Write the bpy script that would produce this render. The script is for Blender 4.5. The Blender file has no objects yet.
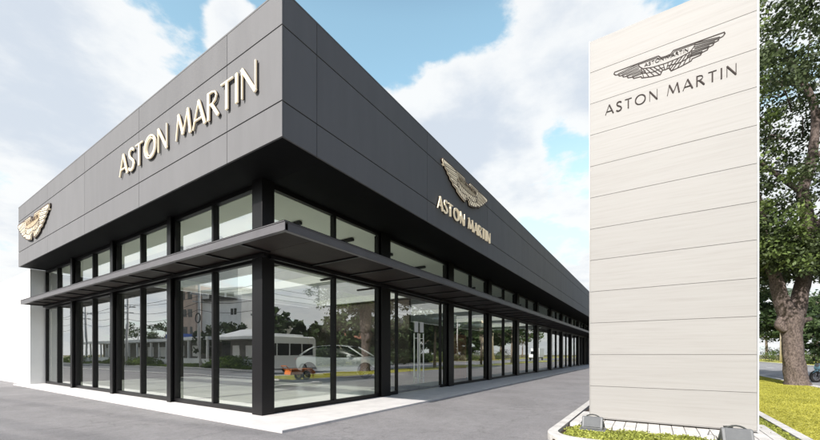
import bpy, bmesh, math, random
import numpy as np
from mathutils import Vector, Matrix
random.seed(7); RNG = np.random.default_rng(7)
S = bpy.context.scene
C = S.collection
PI = math.pi
CAM = Vector((-3.955, -5.105, 1.3))

# ------------------------------------------------------------------ materials
def new_mat(name):
    m = bpy.data.materials.new(name); m.use_nodes = True
    nt = m.node_tree; nt.nodes.clear()
    out = nt.nodes.new('ShaderNodeOutputMaterial')
    return m, nt, out
def N(nt, t, **kw):
    n = nt.nodes.new('ShaderNode' + t)
    for k, v in kw.items(): setattr(n, k, v)
    return n
def mat(name, col, rough=.6, metal=0., var=.12, scale=4., bump=0., bscale=None, col2=None, island=0., spec=.5,
        stretch=(1, 1, 1), transl=0., coat=0., detail=6.):
    m, nt, out = new_mat(name); L = nt.links
    p = N(nt, 'BsdfPrincipled')
    p.inputs['Roughness'].default_value = rough; p.inputs['Metallic'].default_value = metal
    p.inputs['Specular IOR Level'].default_value = spec; p.inputs['Coat Weight'].default_value = coat
    tc = N(nt, 'TexCoord'); mp = N(nt, 'Mapping'); mp.inputs['Scale'].default_value = stretch
    L.new(tc.outputs['Object'], mp.inputs['Vector'])
    nz = N(nt, 'TexNoise'); nz.inputs['Scale'].default_value = scale; nz.inputs['Detail'].default_value = detail
    nz.inputs['Roughness'].default_value = .62
    L.new(mp.outputs[0], nz.inputs['Vector'])
    a = [c * (1 - var) for c in col[:3]] + [1]
    b = [min(1, c * (1 + var)) for c in (col2 or col)[:3]] + [1]
    rp = N(nt, 'ValToRGB'); rp.color_ramp.elements[0].position = .32; rp.color_ramp.elements[1].position = .68
    rp.color_ramp.elements[0].color = a; rp.color_ramp.elements[1].color = b
    L.new(nz.outputs['Fac'], rp.inputs['Fac'])
    src = rp.outputs['Color']
    if island:
        g = N(nt, 'NewGeometry'); mr = N(nt, 'MapRange')
        mr.inputs['To Min'].default_value = 1 - island; mr.inputs['To Max'].default_value = 1 + island
        L.new(g.outputs['Random Per Island'], mr.inputs['Value'])
        vm = N(nt, 'VectorMath', operation='SCALE')
        L.new(src, vm.inputs[0]); L.new(mr.outputs[0], vm.inputs['Scale']); src = vm.outputs[0]
    L.new(src, p.inputs['Base Color'])
    if bump:
        n2 = N(nt, 'TexNoise'); n2.inputs['Scale'].default_value = bscale or scale * 6; n2.inputs['Detail'].default_value = 5
        L.new(mp.outputs[0], n2.inputs['Vector'])
        bp = N(nt, 'Bump'); bp.inputs['Strength'].default_value = bump; bp.inputs['Distance'].default_value = .02
        L.new(n2.outputs['Fac'], bp.inputs['Height']); L.new(bp.outputs[0], p.inputs['Normal'])
    if transl:
        tr = N(nt, 'BsdfTranslucent'); L.new(src, tr.inputs['Color'])
        mx = N(nt, 'MixShader'); mx.inputs[0].default_value = transl
        L.new(p.outputs[0], mx.inputs[1]); L.new(tr.outputs[0], mx.inputs[2]); L.new(mx.outputs[0], out.inputs[0])
    else: L.new(p.outputs[0], out.inputs[0])
    return m

def glass_mat(name, refl=.42, tint=(.80, .85, .80), wav=.012, wscale=.9):
    m, nt, out = new_mat(name); L = nt.links
    lw = N(nt, 'LayerWeight'); lw.inputs['Blend'].default_value = .35
    mr = N(nt, 'MapRange'); mr.inputs['To Min'].default_value = refl; mr.inputs['To Max'].default_value = .95
    L.new(lw.outputs['Fresnel'], mr.inputs['Value'])
    tr = N(nt, 'BsdfTransparent'); tr.inputs[0].default_value = (*tint, 1)
    gl = N(nt, 'BsdfGlossy'); gl.inputs['Roughness'].default_value = .0; gl.inputs['Color'].default_value = (.94, .97, .95, 1)
    tc = N(nt, 'TexCoord'); nz = N(nt, 'TexNoise'); nz.inputs['Scale'].default_value = wscale; nz.inputs['Detail'].default_value = 1
    L.new(tc.outputs['Object'], nz.inputs['Vector'])
    bp = N(nt, 'Bump'); bp.inputs['Strength'].default_value = 1; bp.inputs['Distance'].default_value = wav
    L.new(nz.outputs['Fac'], bp.inputs['Height']); L.new(bp.outputs[0], gl.inputs['Normal'])
    blk = N(nt, 'MixShader'); one = N(nt, 'Math', operation='SUBTRACT'); one.inputs[0].default_value = 1.; L.new(mr.outputs[0], one.inputs[1])
    tcol = N(nt, 'VectorMath', operation='SCALE'); tcol.inputs[0].default_value = tint
    pw = N(nt, 'Math', operation='POWER'); L.new(one.outputs[0], pw.inputs[0]); pw.inputs[1].default_value = .5; L.new(pw.outputs[0], tcol.inputs['Scale'])
    L.new(tcol.outputs[0], tr.inputs[0]); rc = N(nt, 'VectorMath', operation='SCALE'); rc.inputs[0].default_value = (.95, .97, .96); L.new(mr.outputs[0], rc.inputs['Scale']); L.new(rc.outputs[0], gl.inputs['Color'])
    mx = N(nt, 'AddShader'); L.new(tr.outputs[0], mx.inputs[0]); L.new(gl.outputs[0], mx.inputs[1]); nt.nodes.remove(blk)
    L.new(mx.outputs[0], out.inputs[0])
    return m

M = {}
M['panel'] = mat('grey composite panel', (.168, .167, .171), .6, .0, .055, 2.2, .35, 1.3, spec=.12, island=.035, stretch=(1, 1, .22))
M['joint'] = mat('dark joint', (.015, .015, .016), .8)
M['soffit'] = mat('black soffit', (.010, .010, .011), .75, spec=.15)
M['steel'] = mat('black painted steel', (.0065, .006, .0065), .42, 0, .1, 3, spec=.3)
M['canopyedge'] = mat('grey painted steel channel', (.105, .10, .105), .42, .0, .12, 2.5, spec=.5, stretch=(1, 1, 3))
M['canopysoffit'] = mat('dark brown soffit board', (.021, .015, .013), .62, 0, .3, 1.3, .1, spec=.2)
M['glass'] = glass_mat('showroom glass', .39, (.93, .97, .93), .0011, .8)
M['skyglass'] = glass_mat('skylight glass', .06, (.95, .97, .97), .0, 1)
M['white'] = mat('white render', (.70, .70, .69), .85, 0, .03, 1.5, .08, 40)
M['plinth'] = mat('pale terrazzo plinth', (.62, .60, .58), .7, 0, .10, 2.5, .06, 60)
M['floor'] = mat('pale polished tile', (.72, .73, .68), .12, 0, .04, .8)
M['ceiling'] = mat('white ceiling board', (.86, .87, .80), .9, 0, .02, .7)
M['inwall'] = mat('charcoal interior wall', (.07, .066, .06), .8, 0, .2, .6)
M['inwall2'] = mat('taupe interior wall', (.10, .08, .065), .8, 0, .1, .6)
M['brown'] = mat('walnut wall panel', (.30, .125, .075), .5, 0, .2, 2, stretch=(4, 4, .4))
M['roof'] = mat('grey roof membrane', (.28, .28, .28), .85)
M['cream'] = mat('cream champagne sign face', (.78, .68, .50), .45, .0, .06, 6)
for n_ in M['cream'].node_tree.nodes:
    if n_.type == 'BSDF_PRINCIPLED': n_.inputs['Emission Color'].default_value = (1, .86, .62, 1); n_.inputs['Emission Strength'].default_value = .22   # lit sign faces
M['bronze'] = mat('dark bronze metal', (.035, .022, .016), .45, .3)
M['brownline'] = mat('engraved brown metal', (.075, .045, .032), .5, .2)
M['corebrown'] = mat('brown joint sealant', (.17, .13, .10), .8)
M['gold'] = mat('antique gold metal', (.52, .39, .23), .38, .35, .25, 9)
M['etch'] = mat('dark bronze lettering', (.022, .014, .011), .6, 0, .1, 4, spec=.2)
M['trim'] = mat('white aluminium trim', (.62, .63, .63), .4, .3, .05)
M['darktrim'] = mat('grey aluminium trim', (.30, .29, .28), .45, .3, .05)
M['kerb'] = mat('painted white kerb', (.55, .53, .50), .85, 0, .18, 5, .3, 40)
M['soil'] = mat('dark soil', (.045, .026, .016), .95, 0, .5, 12, .8, 60)
M['galv'] = mat('galvanised grey metal', (.15, .155, .16), .55, .2, .15, 6)
M['lamp_glass'] = mat('frosted lamp glass', (.13, .135, .14), .75, 0, .1, 6, spec=.2)
M['dark'] = mat('dark metal', (.05, .055, .05), .5, .3, .3, 6)
M['rubber'] = mat('tyre rubber', (.018, .018, .018), .8)
M['carwhite'] = mat('white car paint', (.86, .87, .86), .22, 0, .01, 1, coat=.6)
M['carglass'] = mat('dark tinted glass', (.010, .011, .012), .22, 0, .1, 1, spec=.25)
M['alloy'] = mat('grey alloy', (.30, .30, .31), .35, .7)
M['red'] = mat('red lens', (.45, .02, .015), .25)
M['orange'] = mat('orange paint', (.72, .19, .03), .4, 0, .15, 4)
M['blue'] = mat('pale blue paint', (.13, .25, .31), .3, 0, .1, 5)
M['bluesheet'] = mat('blue plastic sheet', (.03, .08, .30), .5)
M['concrete'] = mat('weathered concrete', (.34, .33, .31), .85, 0, .2, 1.5, .3, 20)
M['pole'] = mat('concrete pole', (.50, .49, .47), .85, 0, .12, 3)
M['wallwhite'] = mat('weathered white wall', (.80, .79, .76), .85, 0, .12, .5)
M['wallpink'] = mat('stained pink beige wall', (.62, .47, .38), .85, 0, .2, .35)
M['wallcream'] = mat('cream cladding', (.52, .49, .40), .8, 0, .08, .5)
M['brick'] = mat('red brown brick', (.25, .115, .075), .9, 0, .3, 2)
M['roofgrey'] = mat('grey green metal roof', (.24, .26, .25), .6, .1, .1, .6)
M['dimwall'] = mat('dim veranda wall', (.14, .13, .12), .85, 0, .3, 1)
M['paper'] = mat('white paper notice', (.82, .82, .80), .6, 0, .02)
M['rubbermat'] = mat('charcoal door mat', (.03, .03, .03), .95)
M['bark'] = mat('rough brown bark', (.050, .036, .030), .95, 0, .4, 22, 1.0, 18, col2=(.135, .105, .092), stretch=(1, 1, .55), detail=9)
M['barkfar'] = mat('pale bark', (.22, .18, .14), .95, 0, .3, 2)
M['palmtrunk'] = mat('pale palm trunk', (.62, .52, .36), .9, 0, .12, 3)
def leaf(name, c, c2, tr=.3, isl=.45): return mat(name, c, .5, 0, .15, .6, 0, col2=c2, island=isl, spec=.3, transl=tr)
M['leaf'] = leaf('dark green leaves', (.052, .074, .032), (.092, .120, .052))
M['leaflight'] = leaf('fresh green leaves', (.085, .130, .036), (.145, .190, .058))
M['leafdark'] = leaf('deep green leaves', (.026, .046, .018), (.048, .075, .026))
M['leafbg'] = leaf('mid green leaves', (.05, .085, .035), (.09, .13, .05))
M['cover'] = leaf('yellow green ground cover leaves', (.20, .24, .04), (.36, .38, .085))
M['weed'] = leaf('weed green', (.07, .125, .018), (.15, .21, .04))
M['grassblade'] = leaf('lawn blade', (.40, .385, .07), (.45, .43, .085), .35, .14)

def asphalt(name, base, s=1.):
    m, nt, out = new_mat(name); L = nt.links
    p = N(nt, 'BsdfPrincipled'); p.inputs['Roughness'].default_value = .82; p.inputs['Specular IOR Level'].default_value = .3
    tc = N(nt, 'TexCoord')
    def noise(sc, d, r=.6):
        n = N(nt, 'TexNoise'); n.inputs['Scale'].default_value = sc; n.inputs['Detail'].default_value = d; n.inputs['Roughness'].default_value = r
        L.new(tc.outputs['Object'], n.inputs['Vector']); return n.outputs['Fac']
    def ramp(src, lo, hi, p0, p1):
        r = N(nt, 'MapRange'); r.inputs['From Min'].default_value = p0; r.inputs['From Max'].default_value = p1
        r.inputs['To Min'].default_value = lo; r.inputs['To Max'].default_value = hi; L.new(src, r.inputs['Value']); return r.outputs[0]
    def mul(a, b):
        k = N(nt, 'Math', operation='MULTIPLY'); L.new(a, k.inputs[0]); L.new(b, k.inputs[1]); return k.outputs[0]
    fine = noise(95 * s, 4, .8)
    f = mul(mul(mul(ramp(fine, .62, 1.38, .3, .7), ramp(noise(24, 4, .75), .86, 1.12, .35, .65)), ramp(noise(.55, 5), .86, 1.1, .35, .68)), ramp(noise(5, 6, .7), .90, 1.08, .35, .65))
    vo = N(nt, 'TexVoronoi', feature='DISTANCE_TO_EDGE'); vo.inputs['Scale'].default_value = .32
    wp = N(nt, 'VectorMath', operation='ADD'); wn = N(nt, 'TexNoise'); wn.inputs['Scale'].default_value = 1.6; wn.inputs['Detail'].default_value = 7
    L.new(tc.outputs['Object'], wn.inputs['Vector']); L.new(tc.outputs['Object'], wp.inputs[0]); L.new(wn.outputs['Color'], wp.inputs[1])
    L.new(wp.outputs[0], vo.inputs['Vector'])
    crack = ramp(vo.outputs['Distance'], .80, 1., .0, .008)
    f = mul(f, crack)
    # tyre wear bands
    vm = N(nt, 'VectorMath', operation='SCALE'); vm.inputs[0].default_value = base; L.new(f, vm.inputs['Scale'])
    L.new(vm.outputs[0], p.inputs['Base Color'])
    bp = N(nt, 'Bump'); bp.inputs['Strength'].default_value = .6; bp.inputs['Distance'].default_value = .008
    L.new(fine, bp.inputs['Height']); L.new(bp.outputs[0], p.inputs['Normal']); L.new(p.outputs[0], out.inputs[0])
    return m
M['asphalt'] = asphalt('worn grey asphalt', (.235, .226, .226))
M['road'] = asphalt('street asphalt', (.17, .17, .172))
M['roadpale'] = asphalt('pale street surface', (.27, .27, .275))
M['ground'] = mat('dry grass ground', (.13, .14, .05), .95, 0, .4, .3, .4, 8, col2=(.2, .17, .09))
M['lawn'] = mat('yellow green lawn', (.40, .385, .06), .95, 0, .10, 1.6, .2, 90, col2=(.46, .44, .08))

def stone_mat():
    m, nt, out = new_mat('pale travertine'); L = nt.links
    p = N(nt, 'BsdfPrincipled'); p.inputs['Roughness'].default_value = .55; p.inputs['Specular IOR Level'].default_value = .35
    tc = N(nt, 'TexCoord'); g = N(nt, 'NewGeometry')
    off = N(nt, 'VectorMath', operation='MULTIPLY_ADD')   # shift the grain per slab
    cb = N(nt, 'CombineXYZ'); L.new(g.outputs['Random Per Island'], cb.inputs[0]); L.new(g.outputs['Random Per Island'], cb.inputs[1]); L.new(g.outputs['Random Per Island'], cb.inputs[2])
    off.inputs[1].default_value = (37, 21, 13); L.new(cb.outputs[0], off.inputs[0]); L.new(tc.outputs['Object'], off.inputs[2])
    mp = N(nt, 'Mapping'); mp.inputs['Scale'].default_value = (1, .7, 16); mp.inputs['Rotation'].default_value = (.03, 0, 0)
    L.new(off.outputs[0], mp.inputs[0])
    n1 = N(nt, 'TexNoise'); n1.inputs['Scale'].default_value = 1.6; n1.inputs['Detail'].default_value = 9; n1.inputs['Roughness'].default_value = .68; n1.inputs['Distortion'].default_value = .1
    L.new(mp.outputs[0], n1.inputs['Vector'])
    rp = N(nt, 'ValToRGB'); e = rp.color_ramp.elements
    e[0].position = .30; e[0].color = (.265, .254, .240, 1); e[1].position = .70; e[1].color = (.305, .297, .285, 1)
    k = e.new(.47); k.color = (.288, .279, .265, 1)
    L.new(n1.outputs['Fac'], rp.inputs[0])
    mr = N(nt, 'MapRange'); mr.inputs['To Min'].default_value = .965; mr.inputs['To Max'].default_value = 1.02; L.new(g.outputs['Random Per Island'], mr.inputs['Value'])
    vm = N(nt, 'VectorMath', operation='SCALE'); L.new(rp.outputs[0], vm.inputs[0]); L.new(mr.outputs[0], vm.inputs['Scale'])
    L.new(vm.outputs[0], p.inputs['Base Color'])
    bp = N(nt, 'Bump'); bp.inputs['Strength'].default_value = .05; bp.inputs['Distance'].default_value = .005
    L.new(n1.outputs['Fac'], bp.inputs['Height']); L.new(bp.outputs[0], p.inputs['Normal']); L.new(p.outputs[0], out.inputs[0])
    return m
M['stone'] = stone_mat()

# ------------------------------------------------------------------ mesh helpers
class MB:
    def __init__(s): s.v = []; s.f = []; s.m = []
    def add(s, vs, fs, mi=0):
        o = len(s.v); s.v += [tuple(v) for v in vs]
        for f in fs: s.f.append([i + o for i in f]); s.m.append(mi)
        return s
    def box(s, x0, x1, y0, y1, z0, z1, mi=0):
        if x0 > x1: x0, x1 = x1, x0
        if y0 > y1: y0, y1 = y1, y0
        return s.add([(x0,y0,z0),(x1,y0,z0),(x1,y1,z0),(x0,y1,z0),(x0,y0,z1),(x1,y0,z1),(x1,y1,z1),(x0,y1,z1)],
              [(0,3,2,1),(4,5,6,7),(0,1,5,4),(1,2,6,5),(2,3,7,6),(3,0,4,7)], mi)
    def prism(s, pts, a, b, fn, mi=0):
        """pts: 2D outline, fn(p, d)->3D; extruded from d=a to d=b"""
        n = len(pts)
        vs = [fn(p, a) for p in pts] + [fn(p, b) for p in pts]
        return s.add(vs, [tuple(range(n)), tuple(range(2*n-1, n-1, -1))] + [(i, (i+1) % n, n+(i+1) % n, n+i) for i in range(n)], mi)
    def tube(s, pts, r, n=8, mi=0, cap=True):
        pts = [Vector(p) for p in pts]; rs = r if isinstance(r, (list, tuple)) else [r] * len(pts)
        rings = []; up = None
        for i, p in enumerate(pts):
            t = (pts[min(i+1, len(pts)-1)] - pts[max(i-1, 0)]).normalized()
            if up is None: up = t.orthogonal().normalized()
            else:
                up = (up - t * up.dot(t))
                up = up.normalized() if up.length > 1e-6 else t.orthogonal().normalized()
            w = t.cross(up)
            rings.append([p + (up * math.cos(2*PI*k/n) + w * math.sin(2*PI*k/n)) * rs[i] for k in range(n)])
        vs = [q for R_ in rings for q in R_]; fs = []
        for i in range(len(pts)-1):
            for k in range(n): fs.append((i*n+k, i*n+(k+1) % n, (i+1)*n+(k+1) % n, (i+1)*n+k))
        if cap: fs += [tuple(range(n-1, -1, -1)), tuple((len(pts)-1)*n + k for k in range(n))]
        return s.add(vs, fs, mi)
    def cyl(s, c, axis, r, h, n=24, mi=0, r2=None):
        c = Vector(c); a = Vector(axis).normalized()
        return s.tube([c - a*h/2, c + a*h/2], [r, r if r2 is None else r2], n, mi)
    def grid(s, rows, mi=0, close=False):
        n = len(rows[0]); vs = [p for r in rows for p in r]; fs = []
        for i in range(len(rows)-1):
            for k in range(n if close else n-1): fs.append((i*n+k, (i+1)*n+k, (i+1)*n+(k+1) % n, i*n+(k+1) % n))
        return s.add(vs, fs, mi)
    def build(s, name, mats, parent=None, smooth=False, bevel=0., loc=None, subsurf=0, recalc=True):
        me = bpy.data.meshes.new(name); me.from_pydata(s.v, [], s.f); me.update()
        mats = mats if isinstance(mats, (list, tuple)) else [mats]
        for k in mats: me.materials.append(k)
        me.polygons.foreach_set('material_index', s.m)
        if recalc or bevel:
            bm = bmesh.new(); bm.from_mesh(me)
            if recalc: bmesh.ops.recalc_face_normals(bm, faces=bm.faces)
            if bevel: bmesh.ops.bevel(bm, geom=[e for e in bm.edges if len(e.link_faces) == 2 and e.calc_face_angle(0) > .5],
                                      offset=bevel, segments=2, affect='EDGES', profile=.5, clamp_overlap=True)
            bm.to_mesh(me); bm.free()
        if smooth: me.polygons.foreach_set('use_smooth', [True] * len(me.polygons))
        o = bpy.data.objects.new(name, me); C.objects.link(o)
        if parent: o.parent = parent
        if loc: o.location = loc
        if subsurf:
            md = o.modifiers.new('s', 'SUBSURF'); md.levels = md.render_levels = subsurf
        return o
def tag(o, label=None, cat=None, group=None, kind=None):
    if label: o['label'] = label
    if cat: o['category'] = cat
    if group: o['group'] = group
    if kind: o['kind'] = kind
    return o
def empty(name, loc, label, cat, group=None, rz=0):
    o = bpy.data.objects.new(name, None); C.objects.link(o); o.location = loc; o.rotation_euler = (0, 0, rz); o.empty_display_size = .3
    return tag(o, label, cat, group)
def copy_tree(o, parent=None):
    c = o.copy(); C.objects.link(c); c.parent = parent
    for ch in list(o.children): copy_tree(ch, c)
    return c
def quads(name, cen, nrm, size, m, parent=None, aspect=1.7):
    """many leaf quads: cen (n,3), nrm (n,3) rough facing, size (n,)"""
    n = len(cen); t = RNG.normal(size=(n, 3)); nrm = nrm / np.linalg.norm(nrm, axis=1, keepdims=True)
    t -= nrm * (t * nrm).sum(1, keepdims=True); t /= np.linalg.norm(t, axis=1, keepdims=True)
    b = np.cross(nrm, t); sz = size[:, None]
    a_ = t * sz * aspect * .5; b_ = b * sz * .5; bend = nrm * sz * .18
    V = np.stack([cen - a_, cen - b_ + bend, cen + a_, cen + b_ + bend], 1).reshape(-1, 3)
    me = bpy.data.meshes.new(name); me.vertices.add(4*n); me.vertices.foreach_set('co', V.ravel())
    me.loops.add(4*n); me.loops.foreach_set('vertex_index', np.arange(4*n))
    me.polygons.add(n); me.polygons.foreach_set('loop_start', np.arange(0, 4*n, 4)); me.polygons.foreach_set('loop_total', np.full(n, 4))
    me.update(calc_edges=True); me.validate(); me.materials.append(m)
    o = bpy.data.objects.new(name, me); C.objects.link(o)
    if parent: o.parent = parent
    return o
def clumps(n_cl, cen, rad, per, cr, lmin, lmax, shell=.0, zmin=None, flat=.75, keep=None):
    out = []; sz = []
    while len(out) < n_cl:
        d = RNG.normal(size=3); d /= np.linalg.norm(d); r = (shell + (1 - shell) * RNG.random()) ** (1/2.2)
        c = np.array(cen) + d * r * np.array(rad)
        if zmin is not None and c[2] < zmin: continue
        if keep is not None and not keep(c): continue
        k = int(per * RNG.uniform(.5, 1.4)); q = RNG.normal(size=(k, 3)); q /= np.linalg.norm(q, axis=1, keepdims=True)
        q *= (RNG.random((k, 1)) ** .45) * cr * RNG.uniform(.6, 1.3); q[:, 2] *= flat
        out.append(c + q)
    P = np.concatenate(out); return P, RNG.uniform(lmin, lmax, len(P))
def leaf_obj(name, P, sz, m, parent=None, up=.7, aspect=1.7):
    nr = RNG.normal(size=P.shape); nr[:, 2] += up
    return quads(name, P, nr, sz, m, parent, aspect)

# ------------------------------------------------------------------ ground and streets
def sheet(name, x0, x1, y0, y1, z, m):
    o = MB().add([(x0,y0,z),(x1,y0,z),(x1,y1,z),(x0,y1,z)], [(0,1,2,3)]).build(name, m); tag(o, kind='structure'); return o
sheet('ground', -900, 900, -900, 900, -.16, M['ground'])
def slab(name, x0, x1, y0, y1, z0, z1, m, bev=0.):
    return tag(MB().box(x0, x1, y0, y1, z0, z1).build(name, m, bevel=bev), kind='structure')
slab('forecourt', -6.2, 75, -7.0, 75, -.15, 0, M['asphalt'])
slab('forecourt_apron', -6.2, 0.6, -10.3, -7.004, -.15, -.003, M['asphalt'])
slab('road', -260, 320, -20.2, -10.72, -.15, -.10, M['roadpale'])
slab('street', -12.4, -6.45, -10.6, 260, -.15, -.11, M['road'])
slab('kerb', -6.44, -6.21, -10.3, 75, -.14, .05, M['kerb'], .02)
slab('far_kerb', -12.66, -12.42, -10.3, 200, -.14, .04, M['kerb'], .02)
slab('road_kerb', .6, 75, -10.7, -10.46, -.14, .035, M['kerb'], .02)
slab('far_road_kerb', -8, 300, -20.45, -20.22, -.14, .05, M['kerb'], .02)
slab('verge', -17.5, -12.67, -10.3, 200, -.15, .02, M['ground'])
slab('far_verge', -8, 300, -30, -20.46, -.15, .03, M['lawn'])
slab('lawn', .6, 75, -10.45, -7.03, -.14, .012, M['lawn'])
slab('plinth', 0, 47, 0, 17.6, -.1, .05, M['plinth'], .008)
# painted lane line on the road
mb = MB()
for i in range(26): mb.add([(-30+i*6,-15.5,-.096),(-27+i*6,-15.5,-.096),(-27+i*6,-15.38,-.096),(-30+i*6,-15.38,-.096)], [(0,1,2,3)])
tag(mb.build('lane_markings', M['white']), kind='structure')

# lawn blades (nobody could count them)
n = 130000; P = np.empty((n, 3)); P[:, 0] = .8 + (RNG.random(n) ** 1.7) * 26; P[:, 1] = RNG.uniform(-10.4, -7.08, n); P[:, 2] = .02
o = leaf_obj('grass', P, RNG.uniform(.010, .024, n), M['grassblade'], up=.8, aspect=1.9)
tag(o, 'short yellow green lawn grass between the planter and the road', 'grass', kind='stuff')

# planter kerb round the pylon
pl = []
R_ = .55
x0, x1, y0, y1 = 1.62, 7.4, -6.98, -3.72
pl = [(x1, y1)] + [(x0+R_ - R_*math.sin(a), y1-R_ + R_*math.cos(a)) for a in [i*PI/16 for i in range(9)]] + \
     [(x0+R_ - R_*math.cos(a), y0+R_ - R_*math.sin(a)) for a in [i*PI/16 for i in range(9)]] + [(x1, y0)]
def ring_strip(mb, pts, w, z0, z1):
    rows = []
    for i, p in enumerate(pts):
        a = Vector(pts[max(i-1,0)]); b = Vector(pts[min(i+1,len(pts)-1)]); t = (b-a).normalized(); nn = Vector((-t.y, t.x))
        q = Vector(p) + nn * w
        rows.append([(p[0],p[1],z0),(p[0],p[1],z1-.015),(p[0]+nn.x*.015,p[1]+nn.y*.015,z1),(q.x,q.y,z1),(q.x,q.y,z0)])
    mb.grid(rows)
pk = empty('planter', (0, 0, 0), 'white kerbed planting bed around the foot of the stone pylon sign', 'planter')
mb = MB(); ring_strip(mb, pl, .15, -.02, .12)
mb.add([(x1,y1,-.02),(x1+.15,y1,-.02),(x1+.15,y1,.12),(x1,y1,.12),(x1,y0,-.02),(x1+.15,y0,-.02),(x1+.15,y0,.12),(x1,y0,.12)],
       [(0,1,2,3),(4,7,6,5),(0,3,7,4),(1,5,6,2),(3,2,6,7)])
mb.build('kerb', M['kerb'], pk, smooth=False)
mb = MB().box(1.76, 7.38, -6.84, -3.87, -.02, .055); mb.build('soil', M['soil'], pk)
mb = MB()                                   # white paving strip under the pylon, joint every 16 cm
yy = -3.90
while yy > -6.55:
    mb.box(2.96, 4.5, yy-.155, yy, .05, .118 + random.uniform(-.003, .003)); yy -= .163
mb.build('paving', M['kerb'], pk, bevel=.006)
P, sz = clumps(900, (0, 0, 0), (1, 1, 1), 22, .055, .016, .034)
# re-scatter the clumps in the bed
cl = []; szl = []
for i in range(1500):
    if i < 1000: c = (RNG.uniform(1.86, 2.88), RNG.uniform(-6.78, -3.98))
    else: c = (RNG.uniform(2.7, 7.2), RNG.uniform(-6.80, -6.60))
    if (c[0]-2.17)**2 + (c[1]+4.27)**2 > .16 and c[0] < 2.17 and c[1] > -4.27: continue
    if math.sin(c[0]*7+1.3)*math.sin(c[1]*5.1) > .55 and RNG.random() < .8: continue
    k = 44; q = RNG.normal(size=(k, 3)) * (.038, .038, .018); q[:, 2] = np.abs(q[:, 2]) + .065
    cl.append(q + (c[0], c[1], 0))
P = np.concatenate(cl)
o = leaf_obj('ground_cover', P, RNG.uniform(.012, .028, len(P)), M['cover'], up=1., aspect=1.5)
tag(o, 'low yellow green creeping ground cover in the planting bed', 'ground cover', kind='stuff')

# ------------------------------------------------------------------ the showroom
B = empty('car_showroom', (0, 0, 0), 'dark grey and black glass fronted car showroom with deep cladding band and steel canopy', 'building')
BX, BY = 47., 16.75
ZB, ZJ1, ZJ2, ZT = 4.89, 5.48, 6.73, 7.3
g = .011
vl = [0, 1.6, 5.39, 9.12, 12.8, 15.75, BY]
vr = [0, .76, 4.7, 9.07, 13.4, 17.8, 22.2, 26.6, 31, 35.4, 39.8, 44.2, BX]
zz = [ZB, ZJ1, ZJ2, ZT]
T = .035
mb = MB()
for i in range(len(vl)-1):
    for k in range(3):
        a = vl[i] + (g/2 if i else 0); b = vl[i+1] - g/2
        za = zz[k] + (g if k else 0); zb = zz[k+1] - (g if k < 2 else 0)
        mb.box(0, T, a if i else 0.0, b, za, zb)
mb.build('cladding', M['panel'], B, bevel=.003)
mb = MB()
for i in range(len(vr)-1):
    for k in range(3):
        a = vr[i] + (g/2 if i else T + .002); b = vr[i+1] - g/2
        za = zz[k] + (g if k else 0); zb = zz[k+1] - (g if k < 2 else 0)
        mb.box(a, b, 0, T, za, zb)
mb.build('cladding', M['panel'], B, bevel=.003)
mb = MB()
mb.box(T+.012, .30, T+.012, BY-.02, ZB+.03, ZT-.03); mb.box(.302, BX-.02, T+.012, .30, ZB+.03, ZT-.03)
mb.box(BX-.25, BX, .302, BY, ZB+.03, ZT-.04); mb.box(.302, BX-.252, BY-.3, BY, ZB+.03, ZT-.04)
mb.build('cladding_frame', M['joint'], B)
mb = MB().box(-.004, .31, -.004, BY, ZT+.001, ZT+.03).box(.312, BX, -.004, .31, ZT+.001, ZT+.03)
mb.build('parapet_cap', M['panel'], B)
LIGHT_OPENINGS = [(2.0, 8.8, 7.6, 15.4), (9.4, 15.0, 7.4, 15.2), (18, 24, 7, 13), (27, 33, 7, 13), (36, 42, 7, 13)]  # roof openings added out of view to light the interior and the car
def holed(mb, X0, X1, Y0, Y1, z0, z1):
    x = X0
    for (a, b, c, d) in LIGHT_OPENINGS:
        mb.box(x, a, Y0, Y1, z0, z1); mb.box(a+.0005, b-.0005, Y0, c, z0, z1); mb.box(a+.0005, b-.0005, d, Y1, z0, z1); x = b
    mb.box(x, X1, Y0, Y1, z0, z1)
mb = MB(); holed(mb, .302, BX-.26, .302, BY-.31, 6.75, 6.9); mb.build('roof', M['roof'], B)
for (a, b, c, d) in LIGHT_OPENINGS:
    mb = MB().box(a-.06, a-.002, c-.06, d+.06, 5.21, 7.0).box(b+.002, b+.06, c-.06, d+.06, 5.21, 7.0).box(a-.001, b+.001, c-.06, c-.002, 5.21, 7.0).box(a-.001, b+.001, d+.002, d+.06, 5.21, 7.0)
    k = mb.build('added_skylight', M['white'], B)
    MB().add([(a,c,6.96),(b,c,6.96),(b,d,6.96),(a,d,6.96)], [(0,1,2,3)]).build('pane', M['skyglass'], k, recalc=False)
GX, GY = .86, 1.66           # glass planes
mb = MB().box(.04, GX+.06, .04, BY-.02, ZB-.0, ZB+.025).box(GX+.062, BX-.02, .04, GY+.06, ZB, ZB+.025)
mb.build('soffit', M['soffit'], B)
mb = MB(); holed(mb, GX+.08, BX-.3, GY+.08, BY-.25, 4.80, 5.2); mb.build('ceiling', M['ceiling'], B)
MB().box(GX+.08, BX-.3, GY+.08, BY-.25, .052, .062).build('floor', M['floor'], B)
mb = MB().box(BX-.28, BX-.02, GY, BY-.22, .055, 4.79).box(GX+.1, BX-.3, BY-.24, BY-.04, .055, 4.79)
mb.build('rear_wall', M['inwall'], B)
MB().box(BX-.26, BX, .35, GY-.01, .055, 4.88).build('end_wall', M['panel'], B)
MB().box(15.2, 15.4, 7.5, BY-.26, .063, 4.79).build('partition', M['inwall2'], B)
MB().box(11.9, 13.3, 2.78, 2.96, .063, 2.27).build('feature_panel', M['brown'], B, bevel=.01)
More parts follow.
